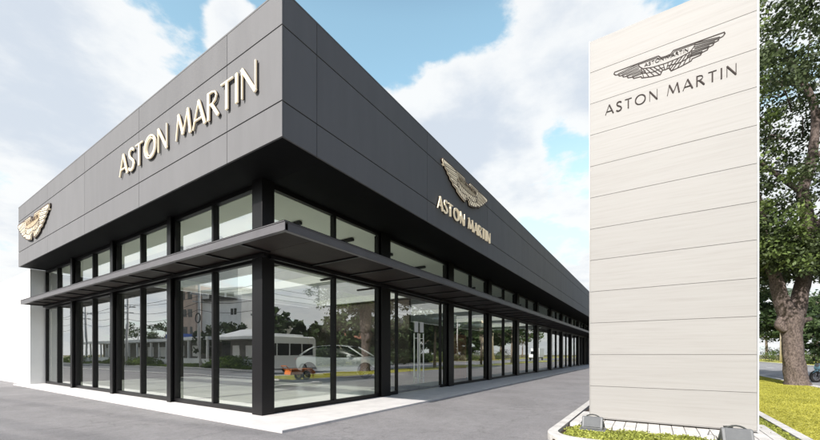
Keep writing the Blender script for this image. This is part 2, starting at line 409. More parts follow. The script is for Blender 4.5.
MB().box(24.0, 26.5, 3.6, 3.8, .063, 2.4).build('feature_panel', M['brown'], B, bevel=.01)
MB().box(6.2, 8.3, 2.0, 3.2, .063, .078).build('door_mat', M['rubbermat'], B)
# linear ceiling lamps, unlit
for i, (cx_, ya, yb) in enumerate([(2.6, 2.6, 4.6), (4.4, 2.4, 4.6), (6.4, 2.4, 4.6), (8.6, 2.4, 4.8), (2.2, 5.6, 7.6), (5.2, 5.4, 7.8), (8.2, 5.4, 7.8), (11, 2.6, 4.8),
                         (11.2, 5.6, 8.2), (14, 2.6, 4.8), (18, 2.6, 5), (22, 2.6, 5), (27, 2.6, 5), (32, 2.6, 5)]):
    MB().box(cx_-.05, cx_+.05, ya, yb, 4.70, 4.78).build('ceiling_lamp', M['steel'], B)
# columns
def ibeam_x(y, z0, z1):      # for the left front, flange facing -x
    mb = MB().box(.70, .718, y-.10, y+.10, z0, z1).box(.7185, .80, y-.012, y+.012, z0, z1).box(.80, .96, y-.085, y+.085, z0, z1)
    return mb
ycol = [5.48, 9.27, 13.05]
for y in ycol: ibeam_x(y, .052, ZB-.002).build('column', M['steel'], B, bevel=.003)
mb = MB().box(.70, 1.0, 1.53, 1.87, .052, ZB-.002)
mb.build('column', M['steel'], B, bevel=.008)
xcol = [4.88, 9.15, 13.33, 17.8, 22.3, 26.4, 30.7, 35.0, 39.3, 43.6]
for x in xcol:
    MB().box(x-.22, x+.22, 1.52, 1.543, .052, ZB-.002).box(x-.013, x+.013, 1.5435, 1.60, .052, ZB-.002).box(x-.21, x+.21, 1.6, 1.80, .052, ZB-.002).build('column', M['steel'], B, bevel=.003)
# windows
ZW = [(.052, 3.33, .10, .10), (3.50, ZB-.004, .03, .09)]
def window(side, a, b, lv, mull, name='window'):
    z0, z1, rb, rt = ZW[lv]; mb = MB(); fw = .042; dp = .055
    def bx(p, q, za, zb, d0, d1):
        if side == 'L': mb.box(GX+d0, GX+d1, p, q, za, zb)
        else: mb.box(p, q, GY+d0, GY+d1, za, zb)
    bx(a, b, z0, z0+rb, -dp, dp); bx(a, b, z1-rt, z1, -dp, dp)
    bx(a, a+fw, z0+rb, z1-rt, -dp, dp); bx(b-fw, b, z0+rb, z1-rt, -dp, dp)
    for k in mull: bx(k-.036, k+.036, z0+rb, z1-rt, -.075, .07)
    f = mb.build(name, M['steel'], B, bevel=.003)
    gm = MB(); w4 = lambda: random.uniform(-.003, .003); e = [a+fw] + [t for k in mull for t in (k-.036, k+.036)] + [b-fw]
    for i in range(0, len(e), 2):
        p, q = e[i], e[i+1]
        if side == 'L': gm.add([(GX+w4(),p,z0+rb),(GX+w4(),q,z0+rb),(GX+w4(),q,z1-rt),(GX+w4(),p,z1-rt)], [(0,3,2,1)])
        else: gm.add([(p,GY+w4(),z0+rb),(q,GY+w4(),z0+rb),(q,GY+w4(),z1-rt),(p,GY+w4(),z1-rt)], [(0,1,2,3)])
    # each pane sits a hair out of true, as real ones do
    gm.build('pane', M['glass'], f, recalc=False)
yb = [1.87] + [v for y in ycol for v in (y-.085, y+.085)] + [16.72]
for i in range(0, len(yb), 2):
    a, b = yb[i]+.002, yb[i+1]-.002; mid = [(a+b)/2 + (.0 if i else -.1)]
    if i == 6: mid = [15.05]
    for lv in (0, 1): window('L', a, b, lv, mid)
xb = [1.0] + [v for x in xcol for v in (x-.21, x+.21)] + [BX-.3]
for i in range(0, len(xb), 2):
    a, b = xb[i]+.002, xb[i+1]-.002; k = i//2
    mid = [(a+b)/2]
    if k in (1, 5): mid = []
    window('R', a, b, 1, mid)
    if k == 1:
        window('R', a, 5.62, 0, []); window('R', 8.46, b, 0, [])
        # glass double door
        f = MB().box(5.62, 8.46, GY-.06, GY+.06, 3.24, 3.33).build('door_head', M['steel'], B)
        for (p, q, hx) in ((5.63, 6.94, 6.76), (6.955, 8.45, 7.12)):
            dr = MB().box(p, q, GY-.012, GY-.004, .075, .13).build('door', M['alloy'], B)
            MB().box(p, q, GY-.012, GY-.004, 3.16, 3.235).build('top_rail', M['alloy'], dr)
            MB().add([(p,GY,.062),(q,GY,.062),(q,GY,3.24),(p,GY,3.24)], [(0,1,2,3)]).build('pane', M['glass'], dr, recalc=False)
            for s_ in (-1, 1):
                hb = MB().tube([(hx, GY+s_*.075, .32), (hx, GY+s_*.075, 2.02)], .019, 10)
                for hz in (.5, 1.85): hb.tube([(hx, GY+s_*.075, hz), (hx, GY+s_*.006, hz)], .011, 8)
                hb.build('handle', M['paper'], dr, smooth=False)
            MB().box(hx-.11, hx+.11, GY-.018, GY-.014, 2.06, 2.42).build('notice', M['paper'], dr)
    else: window('R', a, b, 0, mid)
MB().box(GX-.07, GX+.07, 1.88, 16.7, 3.332, 3.498).build('transom', M['steel'], B)
MB().box(1.001, BX-.3, GY-.07, GY+.07, 3.332, 3.498).build('transom', M['steel'], B)
# canopy
cz0, cz1 = 3.33, 3.49
CX, CY = 0.0, -.06; CE = 16.45
mb = MB()
def channel(mb, a0, a1, axis):
    # C-channel standing on edge: web plus top and bottom flange lips
    if axis == 'y': mb.box(CX, CX+.012, a0, a1, cz0+.012, cz1-.012); mb.box(CX-.012, CX+.07, a0, a1, cz1-.0118, cz1+.0); mb.box(CX-.012, CX+.07, a0, a1, cz0, cz0+.0118)
    else: mb.box(a0, a1, CY, CY+.012, cz0+.012, cz1-.012); mb.box(a0, a1, CY-.012, CY+.07, cz1-.0118, cz1); mb.box(a0, a1, CY-.012, CY+.07, cz0, cz0+.0118)
channel(mb, CY-.012, CE, 'y'); channel(mb, .072, BX-.3, 'x')
mb.box(CX+.072, GX-.13, CE-.014, CE, cz0+.001, cz1-.001)
cn = mb.build('canopy', M['canopyedge'], B)
mb = MB().box(.0, GX-.08, CY+.001, CE, cz1+.001, cz1+.016).box(GX-.078, BX-.3, CY+.001, GY-.13, cz1+.001, cz1+.016)
mb.build('canopy_sheet', M['soffit'], cn)
mb = MB()
y = .08
while y < CE-.1:
    y2 = min(y+1.25, CE-.02); mb.box(CX+.075, GX-.13, y+.006, y2-.006, cz0+.035, cz0+.05); y = y2
x = GX-.128
while x < BX-.4:
    x2 = min(x+1.25, BX-.32); mb.box(x+.006, x2-.006, CY+.075, GY-.13, cz0+.035, cz0+.05); x = x2
mb.build('canopy_soffit', M['canopysoffit'], cn)
mb = MB(); y = 1.33
while y < CE: mb.box(CX+.072, GX-.13, y-.03, y+.03, cz0+.004, cz0+.034); y += 1.25
x = GX-.128+1.25
while x < BX-.4: mb.box(x-.03, x+.03, CY+.072, GY-.13, cz0+.004, cz0+.034); x += 1.25
mb.box(GX-.2, GX-.128, 1.4, CE-.02, cz0-.06, cz0+.003); mb.box(GX-.0, BX-.35, GY-.2, GY-.128, cz0-.06, cz0+.003)
mb.build('canopy_rib', M['steel'], cn)
# white end wall
MB().box(.34, 1.1, 16.76, 17.1, -.0, ZB-.002).build('end_pier', M['white'], B)
w = MB().box(.36, .60, 17.11, 46, 0, 4.86).build('boundary_wall', M['white']); tag(w, 'tall plain white rendered wall running on behind the far left end of the showroom', 'wall')

# ------------------------------------------------------------------ lettering and emblems
def frame_fn(O, a, nrm):
    O = Vector(O); a = Vector(a); nrm = Vector(nrm); up = Vector((0, 0, 1))
    return lambda p, d: O + a * p[0] + up * p[1] + nrm * d
def stroke(mb, pts, w, d0, d1, fn, mi=0, closed=False):
    pts = [Vector(p) for p in pts]; L_ = []; R2 = []; n = len(pts)
    for i, p in enumerate(pts):
        if closed: a = pts[(i-1) % n]; b = pts[(i+1) % n]
        else: a = pts[max(i-1, 0)]; b = pts[min(i+1, n-1)]
        t1 = (p-a).normalized() if (p-a).length > 1e-9 else None; t2 = (b-p).normalized() if (b-p).length > 1e-9 else None
        if t1 is None: t1 = t2
        if t2 is None: t2 = t1
        t = (t1+t2).normalized(); nn = Vector((-t.y, t.x)); k = min(2.2, 1/max(.3, nn.dot(Vector((-t1.y, t1.x)))))
        ww = w[i] if isinstance(w, (list, tuple)) else w
        L_.append(p + nn*ww*k/2); R2.append(p - nn*ww*k/2)
    rows = [[fn(L_[i], d0), fn(L_[i], d1), fn(R2[i], d1), fn(R2[i], d0)] for i in range(n)]
    if closed: rows.append(rows[0])
    mb.grid(rows, mi, close=True)
    if not closed:
        o = len(mb.v) - 4*n
        mb.f.append([o, o+1, o+2, o+3]); mb.m.append(mi); mb.f.append([o+4*n-4, o+4*n-1, o+4*n-2, o+4*n-3]); mb.m.append(mi)
def arc(cx_, cy_, rx, ry, a0, a1, n=14): return [(cx_+rx*math.cos(math.radians(a0+(a1-a0)*i/n)), cy_+ry*math.sin(math.radians(a0+(a1-a0)*i/n))) for i in range(n+1)]
# glyphs: list of (polyline, heavy?) on a unit cap height, and advance width
G = {
 'A': (.74, [([(0, 0), (.36, 1.0)], 0), ([(.36, 1.0), (.74, 0)], 1), ([(.13, .30), (.60, .30)], 0)]),
 'S': (.48, [([(.44, .86), (.36, .96), (.22, .985), (.08, .92), (.04, .77), (.10, .63), (.25, .52), (.40, .40), (.46, .24), (.38, .08), (.22, .015), (.08, .05), (.0, .15)], 1)]),
 'T': (.62, [([(0, .965), (.62, .965)], 0), ([(.31, .93), (.31, 0)], 1)]),
 'O': (.92, [(arc(.46, .5, .43, .48, 0, 345, 26), 2)]),
 'N': (.74, [([(.05, 0), (.05, 1.)], 0), ([(.05, 1.), (.69, 0)], 1), ([(.69, 0), (.69, 1.0)], 0)]),
 'M': (.96, [([(0, 0), (.16, 1.)], 0), ([(.16, 1.), (.48, .12)], 1), ([(.48, .12), (.80, 1.)], 0), ([(.80, 1.), (.96, 0)], 1)]),
 'R': (.60, [([(.05, 0), (.05, 1.)], 1), ([(.05, .96), (.26, .965), (.43, .90), (.49, .76), (.43, .61), (.26, .53), (.05, .52)], 0), ([(.24, .52), (.60, 0)], 1)]),
 'I': (.10, [([(.05, 0), (.05, 1.)], 1)]),
}
def text_layout(txt, width, gap=.17, space=.42):
    xs = []; x = 0
    for ch in txt:
        if ch == ' ': x += space - gap; continue
        xs.append((ch, x)); x += G[ch][0] + gap
    tot = x - gap
    return [(c, x_ / tot) for c, x_ in xs], tot
def lettering(txt, width, height, fn, parent, style, mats, gap=.17, space=.42, thin=.05, thick=.115, depth=.1):
    lay, tot = text_layout(txt, width, gap, space)
    sx = width / tot
    for ch, x_ in lay:
        mb = MB(); i = 0
        for pts, hv in G[ch][1]:
            q = [(x_ * width + p[0] * sx, p[1] * height) for p in pts]
            wv = (thin, thick, thick)[hv] * height
            if hv == 2: wv = [height * (thin + (thick - thin) * abs(math.cos(2*PI*k/(len(q)-1)))) for k in range(len(q))]; cl = True
            else: cl = False
            e = i * .0012
            if style == 'halo':
                w2 = [t + .028*height for t in wv] if isinstance(wv, list) else wv + .028*height
                stroke(mb, q, w2, .02, depth*.55 + e, fn, 1, cl); stroke(mb, q, wv, depth*.55 + e + .0005, depth + e, fn, 0, cl)
                if hv and ch != 'S':      # fine second line that doubles the heavy strokes
                    off = .085*height
                    q2 = [(a - off*.95, b) for a, b in q] if hv == 1 else [( (a - (x_*width + .46*sx))*.76 + (x_*width + .46*sx), (b - .5*height)*.80 + .5*height) for a, b in q]
                    stroke(mb, q2, .03*height, depth*.3, depth*.9 + e, fn, 0, cl)
            else: stroke(mb, q, wv, .0, depth + e, fn, 0, cl)
            i += 1
        mb.build('letter', mats, parent)
LEFTH = [(-.5, 0), (-.506, -.018), (-.490, -.038), (-.458, -.046), (-.452, -.064), (-.418, -.072), (-.410, -.092), (-.372, -.100), (-.362, -.122), (-.315, -.132), (-.305, -.152),
         (-.235, -.160), (-.225, -.180), (-.135, -.202), (-.05, -.214), (-.030, -.172), (0, -.178)]
TOPH = [(-.07, .004), (-.045, -.026), (0, -.030)]
def emblem(width, fn, parent, plate, line, lw=.007, d=.0, name='wing_emblem'):
    f2 = lambda p, e: fn((p[0]*width, p[1]*width), e)
    out = LEFTH + [(-x, y) for x, y in reversed(LEFTH[:-1])] + [(-x, y) for x, y in TOPH[:-1]] + list(reversed(TOPH))
    root = None; base = d
    if plate:
        mb = MB().prism([(x*1.0, y) for x, y in out], .0, .075, f2, 0)
        root = mb.build(name, [plate], parent)
        mb = MB().prism([(x*1.015, (y+.09)*1.06-.09) for x, y in out], -.0, .045, f2, 0); mb.build('emblem_backing', M['bronze'], root); base = .0752
    mb = MB(); k = [0]
    def st(p, w=lw): stroke(mb, p, w, base if plate else 0, base + .004 + .00015*k[0], f2, 0); k[0] += 1
    cl = out
    stroke(mb, cl, lw*1.25, base if plate else 0, base + .0035, f2, 0, True)
    A = [(-.262, .0), (-.250, -.040), (-.215, -.078), (-.12, -.100), (0, -.108)]
    st(A); st([(-x, y) for x, y in A])
    st([(-.262, -.012), (-.08, -.012), (-.05, -.040), (0, -.044), (.05, -.040), (.08, -.012), (.262, -.012)], lw*.8)
    def lerp(P_, t):
        t *= len(P_)-1; i = min(int(t), len(P_)-2); u = t-i
        return (P_[i][0]*(1-u)+P_[i+1][0]*u, P_[i][1]*(1-u)+P_[i+1][1]*u)
    Bt = [(-.235, -.160), (-.225, -.180), (-.135, -.202), (-.05, -.214), (-.030, -.172), (0, -.178)]
    for s_ in (-1, 1):
        for i in range(1, 8):
            a = lerp(A, .28 + .72*i/7.5); b = lerp(Bt, .12 + .88*i/7.5)
            st([(a[0]*-s_, a[1]), (b[0]*-s_, b[1])], lw*.85)
        # rib across the inner feathers
        rb = [(lerp(A, .3+.7*t)[0]*.45+lerp(Bt, .15+.8*t)[0]*.55, lerp(A, .3+.7*t)[1]*.45+lerp(Bt, .15+.8*t)[1]*.55) for t in (0, .25, .5, .75, .95)]
        st([(x*-s_, y) for x, y in rb], lw*.7)
        for i, q in enumerate([(-.458, -.046), (-.418, -.072), (-.372, -.100), (-.315, -.132)]):
            e = lerp(A, .10 + .16*i); e = (e[0]-.004, e[1]-.012*i)
            st([(q[0]*-s_, q[1]), (e[0]*-s_, e[1]-.006)], lw*.85)
            st([((q[0]-.008)*-s_, q[1]+.014), (e[0]*-s_, e[1]+.012)], lw*.5)
    # banner lettering
    lay, tot = text_layout('ASTON MARTIN', .40)
    for ch, x_ in lay:
        sx = .40 / tot
        for pts, hv in G[ch][1]:
            yb = -.064 + .0
            st([(-.20 + x_*.40 + p[0]*sx, yb + p[1]*.036) for p in pts], lw*.38)
    o = mb.build(name if root is None else 'emblem_line', line, root or parent)
    if plate:
        bw = [(-.24, -.018), (-.075, -.018), (-.045, -.046), (0, -.050), (.045, -.046), (.075, -.018), (.24, -.018), (.205, -.074), (.115, -.094), (0, -.102), (-.115, -.094), (-.205, -.074)]
        MB().prism(bw, .0755, .079, f2, 0).build('emblem_banner', M['gold'], root)
    return root or o
# wide lettering on the left front
L1 = empty('wall_lettering', (-.0, 3.5, 5.85), 'large cream raised letters ASTON MARTIN along the pale left front of the showroom', 'sign')
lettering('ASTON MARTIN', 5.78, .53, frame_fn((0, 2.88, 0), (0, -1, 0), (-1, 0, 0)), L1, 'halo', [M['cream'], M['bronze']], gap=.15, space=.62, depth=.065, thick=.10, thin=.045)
L2 = empty('wall_lettering', (7.2, 0, 5.41), 'smaller cream raised letters ASTON MARTIN under the winged emblem on the dark right front', 'sign')
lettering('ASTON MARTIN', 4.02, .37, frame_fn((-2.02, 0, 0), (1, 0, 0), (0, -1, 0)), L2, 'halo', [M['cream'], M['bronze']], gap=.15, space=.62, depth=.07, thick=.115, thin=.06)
E1 = empty('winged_emblem', (7.16, 0, 6.92), 'gold winged emblem above the small letters on the dark right front', 'emblem')
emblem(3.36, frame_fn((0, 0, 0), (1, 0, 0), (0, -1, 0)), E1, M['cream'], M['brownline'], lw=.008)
E2 = empty('winged_emblem', (0, 14.36, 6.50), 'gold winged emblem near the far left end of the pale left front', 'emblem')
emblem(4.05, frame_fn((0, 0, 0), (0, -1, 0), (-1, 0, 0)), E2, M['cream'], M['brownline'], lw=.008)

# ------------------------------------------------------------------ pylon sign
PY = empty('pylon_sign', (3.52, -5.285, .12), 'tall pale travertine pylon sign with dark winged emblem standing in the planting bed', 'sign')
H0, H1 = .035, 6.885; HW = 1.145
mb = MB(); ch = (H1-H0)/12
for side in (0, 1):
    for i in range(12):
        a = H0 + i*ch + .0028; b = H0 + (i+1)*ch - .0028
        if side == 0: mb.box(0, .03, -HW+.022, HW-.008, a, b)
        else: mb.box(.47, .50, -HW+.022, HW-.008, a, b)
mb.build('stone_cladding', M['stone'], PY, bevel=.002)
MB().box(.034, .466, -HW+.02, HW-.02, H0+.01, H1-.01).build('core', M['corebrown'], PY)
MB().box(-.006, .506, -HW-.0, -HW+.019, H0-.012, H1+.004).build('edge_trim', M['trim'], PY)
MB().box(-.004, .504, HW-.006, HW+.006, H0-.012, H1+.004).build('edge_trim', M['darktrim'], PY)
MB().box(.0, .50, -HW+.02, HW-.008, H0-.012, H0-.001).build('base_rail', M['darktrim'], PY)
for yy in (-1.0, -.35, .35, 1.0): MB().box(.15, .35, yy-.06, yy+.06, -.02, H0-.013).build('foot', M['galv'], PY)
emblem(1.49, frame_fn((0, 0, 6.165), (0, -1, 0), (-1, 0, 0)), PY, None, M['etch'], lw=.0092)
lettering('ASTON MARTIN', 1.78, .165, frame_fn((0, .888, 5.455), (0, -1, 0), (-1, 0, 0)), PY, 'plain', [M['etch']], gap=.30, space=.80, thin=.05, thick=.112, depth=.012)

# floodlights in the bed
def floodlight(loc, label, rz=0, s=1.):
    r = empty('floodlight', loc, label, 'floodlight', 'floodlights aimed up at the pylon', rz)
    # wedge housing: broad base plate, sloping lens towards the sign
    prof = [(-.10, .06), (.12, .06), (.12, .09), (.02, .25), (-.03, .25), (-.10, .10)]
    f = lambda p, d: Vector((p[0]*s, d*s, p[1]*s))
    MB().prism(prof, -.15, .15, f).build('housing', M['galv'], r, bevel=.012)
    MB().prism([(-.106, .10), (-.036, .245), (-.040, .247), (-.110, .103)], -.12, .12, f).build('lens', M['lamp_glass'], r)
    mb = MB(); mb.tube([(.015*s + .0*s, (.165*math.cos(a))*s, (.09 + .19*math.sin(a))*s) for a in [PI*k/14 for k in range(15)]], .010*s, 8)
    mb.build('bracket', M['dark'], r, smooth=True)
    MB().box(-.13*s, .13*s, -.19*s, .19*s, .045*s, .059*s).build('base_plate', M['galv'], r, bevel=.004)
    for yy in (-.07, .07): MB().cyl((0, yy*s, .02*s), (0, 0, 1), .014*s, .06*s, 10).build('leg', M['dark'], r)
    return r
floodlight((2.62, -4.30, .055), 'grey wedge floodlight with arched bracket at the left foot of the pylon')
floodlight((2.66, -6.05, .02), 'larger pale grey floodlight at the right foot of the pylon', .12, 1.12)
p_ = empty('junction_post', (2.93, -6.0, .05), 'short dark green metal post beside the right floodlight', 'post')
MB().cyl((0, 0, .11), (0, 0, 1), .05, .22, 20).build('post', M['dark'], p_, smooth=False, bevel=.004)
MB().cyl((0, 0, .222), (0, 0, 1), .055, .012, 20).build('cap', M['dark'], p_)
MB().box(2.76-2.93, 2.80-2.93, -.06, -.02, .0, .10).build('cable_gland', M['dark'], p_)
cb = MB().tube([(2.98, -5.78, .12), (2.95, -5.80, .21), (2.86, -5.86, .22), (2.80, -5.90, .14), (2.74, -5.93, .07), (2.68, -5.97, .06)], .008, 8)
tag(cb.build('cable', M['trim'], smooth=True), 'bent pale cable rising from the bed by the short post', 'cable')

# ------------------------------------------------------------------ vehicles
def wheel(parent, x, y, r, w, side):
    mb = MB(); prof = [(r*.62, -w/2), (r*.93, -w/2), (r, -w*.32), (r, w*.32), (r*.93, w/2), (r*.62, w/2)]
    rows = []
    for k in range(29):
        a = 2*PI*k/28; rows.append([(x + q*math.cos(a), y + d, r + q*math.sin(a)) for q, d in prof])
    mb.grid(rows); t = mb.build('wheel', M['rubber'], parent, smooth=True)
    rm = MB(); ys = y + side*w*.36
    rm.cyl((x, ys - side*.03, r), (0, 1, 0), r*.13, .05, 12)
    for k in range(10):
        a = 2*PI*k/10; c, s_ = math.cos(a), math.sin(a)
        rm.tube([(x + r*.08*c, ys, r + r*.08*s_), (x + r*.63*c, ys, r + r*.63*s_)], [r*.045, r*.06], 6)
    rows = []
    for k in range(29):
        a = 2*PI*k/28; rows.append([(x + q*math.cos(a), ys + d, r + q*math.sin(a)) for q, d in ((r*.60, -.02), (r*.66, -.02), (r*.66, .02), (r*.60, .02))])
    rm.grid(rows, close=True); rm.build('rim', M['alloy'], t)
def loft(stations, half):
    """stations -> rows of mirrored section points"""
    rows = []
    for st in stations:
        pts = half(st); rows.append([(st[0], y, z) for y, z in pts] + [(st[0], -y, z) for y, z in reversed(pts)])
    return rows
def suv(loc, rz, label, group=None):
    r = empty('sports_utility_car', loc, label, 'car', group, rz)
    # (x, underside, sill half width, shoulder half width, shoulder z, top half width, top z)
    st = [(-2.50,.52,.62,.72,.86,.55,.98),(-2.46,.34,.76,.84,.90,.68,1.06),(-2.2,.27,.90,.97,.97,.78,1.12),(-1.75,.25,.92,1.0,1.00,.80,1.10),(-1.2,.24,.92,.985,.99,.80,1.06),
          (-.4,.23,.92,.97,.97,.80,1.03),(.5,.23,.92,.97,.96,.80,1.02),(.95,.24,.92,.98,.97,.80,1.04),(1.5,.25,.92,1.0,.97,.74,1.07),(2.0,.25,.90,.98,.90,.66,1.00),(2.35,.26,.84,.92,.78,.55,.90),(2.50,.30,.70,.78,.66,.42,.76),(2.53,.40,.60,.66,.60,.36,.66)]
    def half(s_): _, u, sw, hw, hz, tw, tz = s_; return [(0, u), (sw*.9, u), (sw, u+.12), (hw, (u+hz)/2+.05), (hw*.985, hz), (tw, tz), (0, tz+.025)]
    rows = loft(st, half); mb = MB().grid(rows, close=True); n = len(rows[0])
    mb.f.append(list(range(n))); mb.m.append(0); o = len(rows)*n-n; mb.f.append([o+k for k in range(n)]); mb.m.append(0)
    body = mb.build('body', M['carwhite'], r, smooth=True, subsurf=2)
    gh = [(-2.32,1.10,.60,1.16,.50),(-2.0,1.09,.78,1.44,.58),(-1.5,1.07,.80,1.58,.62),(-.6,1.02,.81,1.645,.65),(.1,1.02,.81,1.64,.64),(.55,1.02,.80,1.54,.60),(1.0,1.04,.76,1.28,.60),(1.35,1.06,.66,1.10,.55)]
    rows = [[(x, w, z), (x, w*.98, z+(t-z)*.35), (x, tw, t-.03), (x, tw*.8, t), (x, 0, t+.02), (x, -tw*.8, t), (x, -tw, t-.03), (x, -w*.98, z+(t-z)*.35), (x, -w, z)] for x, z, w, t, tw in gh]
    MB().grid(rows).build('glasshouse', M['carglass'], r, smooth=True, subsurf=1)
    rf = [(x, t, tw) for x, z, w, t, tw in gh if -2.4 < x < .6]
    rows = [[(x, tw+.015, t-.03), (x, tw*.86, t+.005), (x, 0, t+.034), (x, -tw*.86, t+.005), (x, -tw-.015, t-.03)] for x, t, tw in rf]
    MB().grid(rows).build('roof', M['carwhite'], r, smooth=True, subsurf=1)
    for s_ in (-1, 1):
        MB().tube([(.50, s_*.625, 1.545), (1.0, s_*.70, 1.28), (1.36, s_*.72, 1.07)], .035, 8).build('pillar', M['carwhite'], r, smooth=True)
        MB().tube([(-2.3, s_*.66, 1.12), (-1.85, s_*.70, 1.36), (-1.45, s_*.66, 1.56)], [.05, .05, .03], 8).build('pillar', M['carwhite'], r, smooth=True)
        mb = MB().prism([(2.02, .76), (2.36, .64), (2.40, .69), (2.10, .83), (1.85, .86)], s_*.80, s_*.93, lambda p, d: Vector((p[0], d*(1-.12*(p[0]-1.85)/.5), p[1])))
        mb.build('headlight', M['carglass'], r)
        MB().box(.62, .84, s_*.98, s_*1.12, 1.02, 1.14).build('mirror', M['carwhite'], r, bevel=.03)
        MB().prism([(1.72, .62), (2.22, .50), (2.3, .36), (2.0, .35)], s_*.962, s_*.972, lambda p, d: Vector((p[0], d*(1-.1*(p[0]-1.72)), p[1]))).build('side_vent', M['steel'], r)
        for wx in (-1.55, 1.58):
            a = [(wx + .415*math.cos(t), .36 + .415*math.sin(t)) for t in [PI*k/12 for k in range(-1, 14)]]
            MB().prism(a, s_*.90, s_*1.004, lambda p, d: Vector((p[0], d, p[1]))).build('wheel_arch', M['rubber'], r)
            wheel(r, wx, s_*.93, .36, .25, s_)
        MB().box(-1.9, 1.1, s_*.93, s_*.955, .22, .30).build('sill', M['steel'], r)
    mb = MB().prism([(-.62, .62), (-.48, .36), (.48, .36), (.62, .62), (.30, .68), (-.30, .68)], 2.46, 2.545, lambda p, d: Vector((d, p[0], p[1])))
    mb.build('grille', M['steel'], r, bevel=.01)
    MB().box(-2.52, -2.46, -.78, .78, .93, .97).build('tail_light', M['red'], r)
    return r
ang = math.atan2(-.955, .296)
sv = suv((11.23, 9.13, .063), ang, 'white sports utility car parked inside behind the corner glazing'); sv.scale = (1.04, 1.04, 1.06)

def bus(loc, rz, label, length=7.2, height=2.75, bodym='carwhite'):
    r = empty('minibus', loc, label, 'bus', None, rz)
    h = length/2
    prof = [(-h, .4), (-h, height-.25), (-h+.15, height), (h-.9, height), (h-.35, height-.35), (h-.02, 1.35), (h, .95), (h-.02, .4)]
    MB().prism(prof, -1.02, 1.02, lambda p, d: Vector((p[0], d, p[1]))).build('body', M[bodym], r, bevel=.09)
    for s_ in (-1, 1):
        k = 0; x = -h+.35
        while x < h-1.5:
            MB().box(x, x+1.0, s_*1.015, s_*1.035, 1.35, 2.2).build('window', M['carglass'], r, bevel=.02); x += 1.1; k += 1
        MB().box(x+.05, h-.5, s_*1.015, s_*1.035, 1.3, 2.15).build('window', M['carglass'], r)
        for wx in (-h+1.3, h-1.25): wheel(r, wx, s_*.93, .38, .24, s_)
        MB().box(h-.16, h+.015, s_*.62, s_*.92, .75, .93).build('headlight', M['lamp_glass'], r)
    MB().prism([(h-.30, height-.42), (h-.005, 1.38), (h+.012, 1.38), (h-.284, height-.40)], -.9, .9, lambda p, d: Vector((p[0], d, p[1]))).build('windscreen', M['carglass'], r)
    MB().box(-h+.8, h-1.4, -.5, .5, height, height+.16).build('roof_unit', M['carwhite'], r, bevel=.04)
    MB().box(h-.1, h+.06, -.98, .98, .38, .6).build('bumper', M['galv'], r, bevel=.02)
    return r
bus((12.7, -14.6, -.1), PI, 'white minibus with dark windows stopped on the road across from the corner')
def truck(loc, rz, label):
    r = empty('box_truck', loc, label, 'truck', None, rz)
    MB().prism([(1.2,.5),(1.2,2.1),(1.9,2.1),(2.5,1.35),(2.75,1.2),(2.75,.5)], -.9, .9, lambda p, d: Vector((p[0], d, p[1]))).build('cab', M['carwhite'], r, bevel=.05)
    MB().box(-2.8, 1.12, -1, 1, .75, 2.7).build('cargo_box', M['carwhite'], r, bevel=.03)
    MB().prism([(1.93,2.05),(2.5,1.4),(2.52,1.42),(1.95,2.07)], -.8, .8, lambda p, d: Vector((p[0], d, p[1]))).build('windscreen', M['carglass'], r)
    for s_ in (-1, 1):
        MB().box(1.3, 2.1, s_*.895, s_*.915, 1.35, 1.95).build('window', M['carglass'], r)
        for wx in (-1.7, 1.95): wheel(r, wx, s_*.85, .38, .24, s_)
    MB().box(2.7, 2.8, -.9, .9, .45, .7).build('bumper', M['steel'], r)
    MB().box(-2.8, 1.1, -.4, .4, .5, .745).build('chassis', M['steel'], r)
    return r
truck((80, -13.2, -.1), PI, 'white box truck far down the road beyond the lawn')
# orange cart
ct = empty('hand_cart', (8.9, -6.72, 0), 'low orange two wheeled cart standing on the ground behind the pylon bed', 'cart')
MB().prism([(-.8, .30), (-.72, .58), (.55, .58), (.8, .42), (.8, .30)], -.25, .25, lambda p, d: Vector((p[0], d, p[1]))).build('tray', M['orange'], ct, bevel=.02)
for s_ in (-1, 1): wheel(ct, .15, s_*.29, .24, .09, s_)
mb = MB()
for s_ in (-1, 1): mb.tube([(-.75, s_*.2, .5), (-1.0, s_*.2, .74)], .018, 8)
mb.tube([(-1.0, -.2, .74), (-1.0, .2, .74)], .018, 8); mb.build('handle', M['orange'], ct)
MB().tube([(.72, -.15, .3), (.72, -.15, .0)], .02, 8).build('leg', M['orange'], ct)
MB().tube([(.72, .15, .3), (.72, .15, .0)], .02, 8).build('leg', M['orange'], ct)

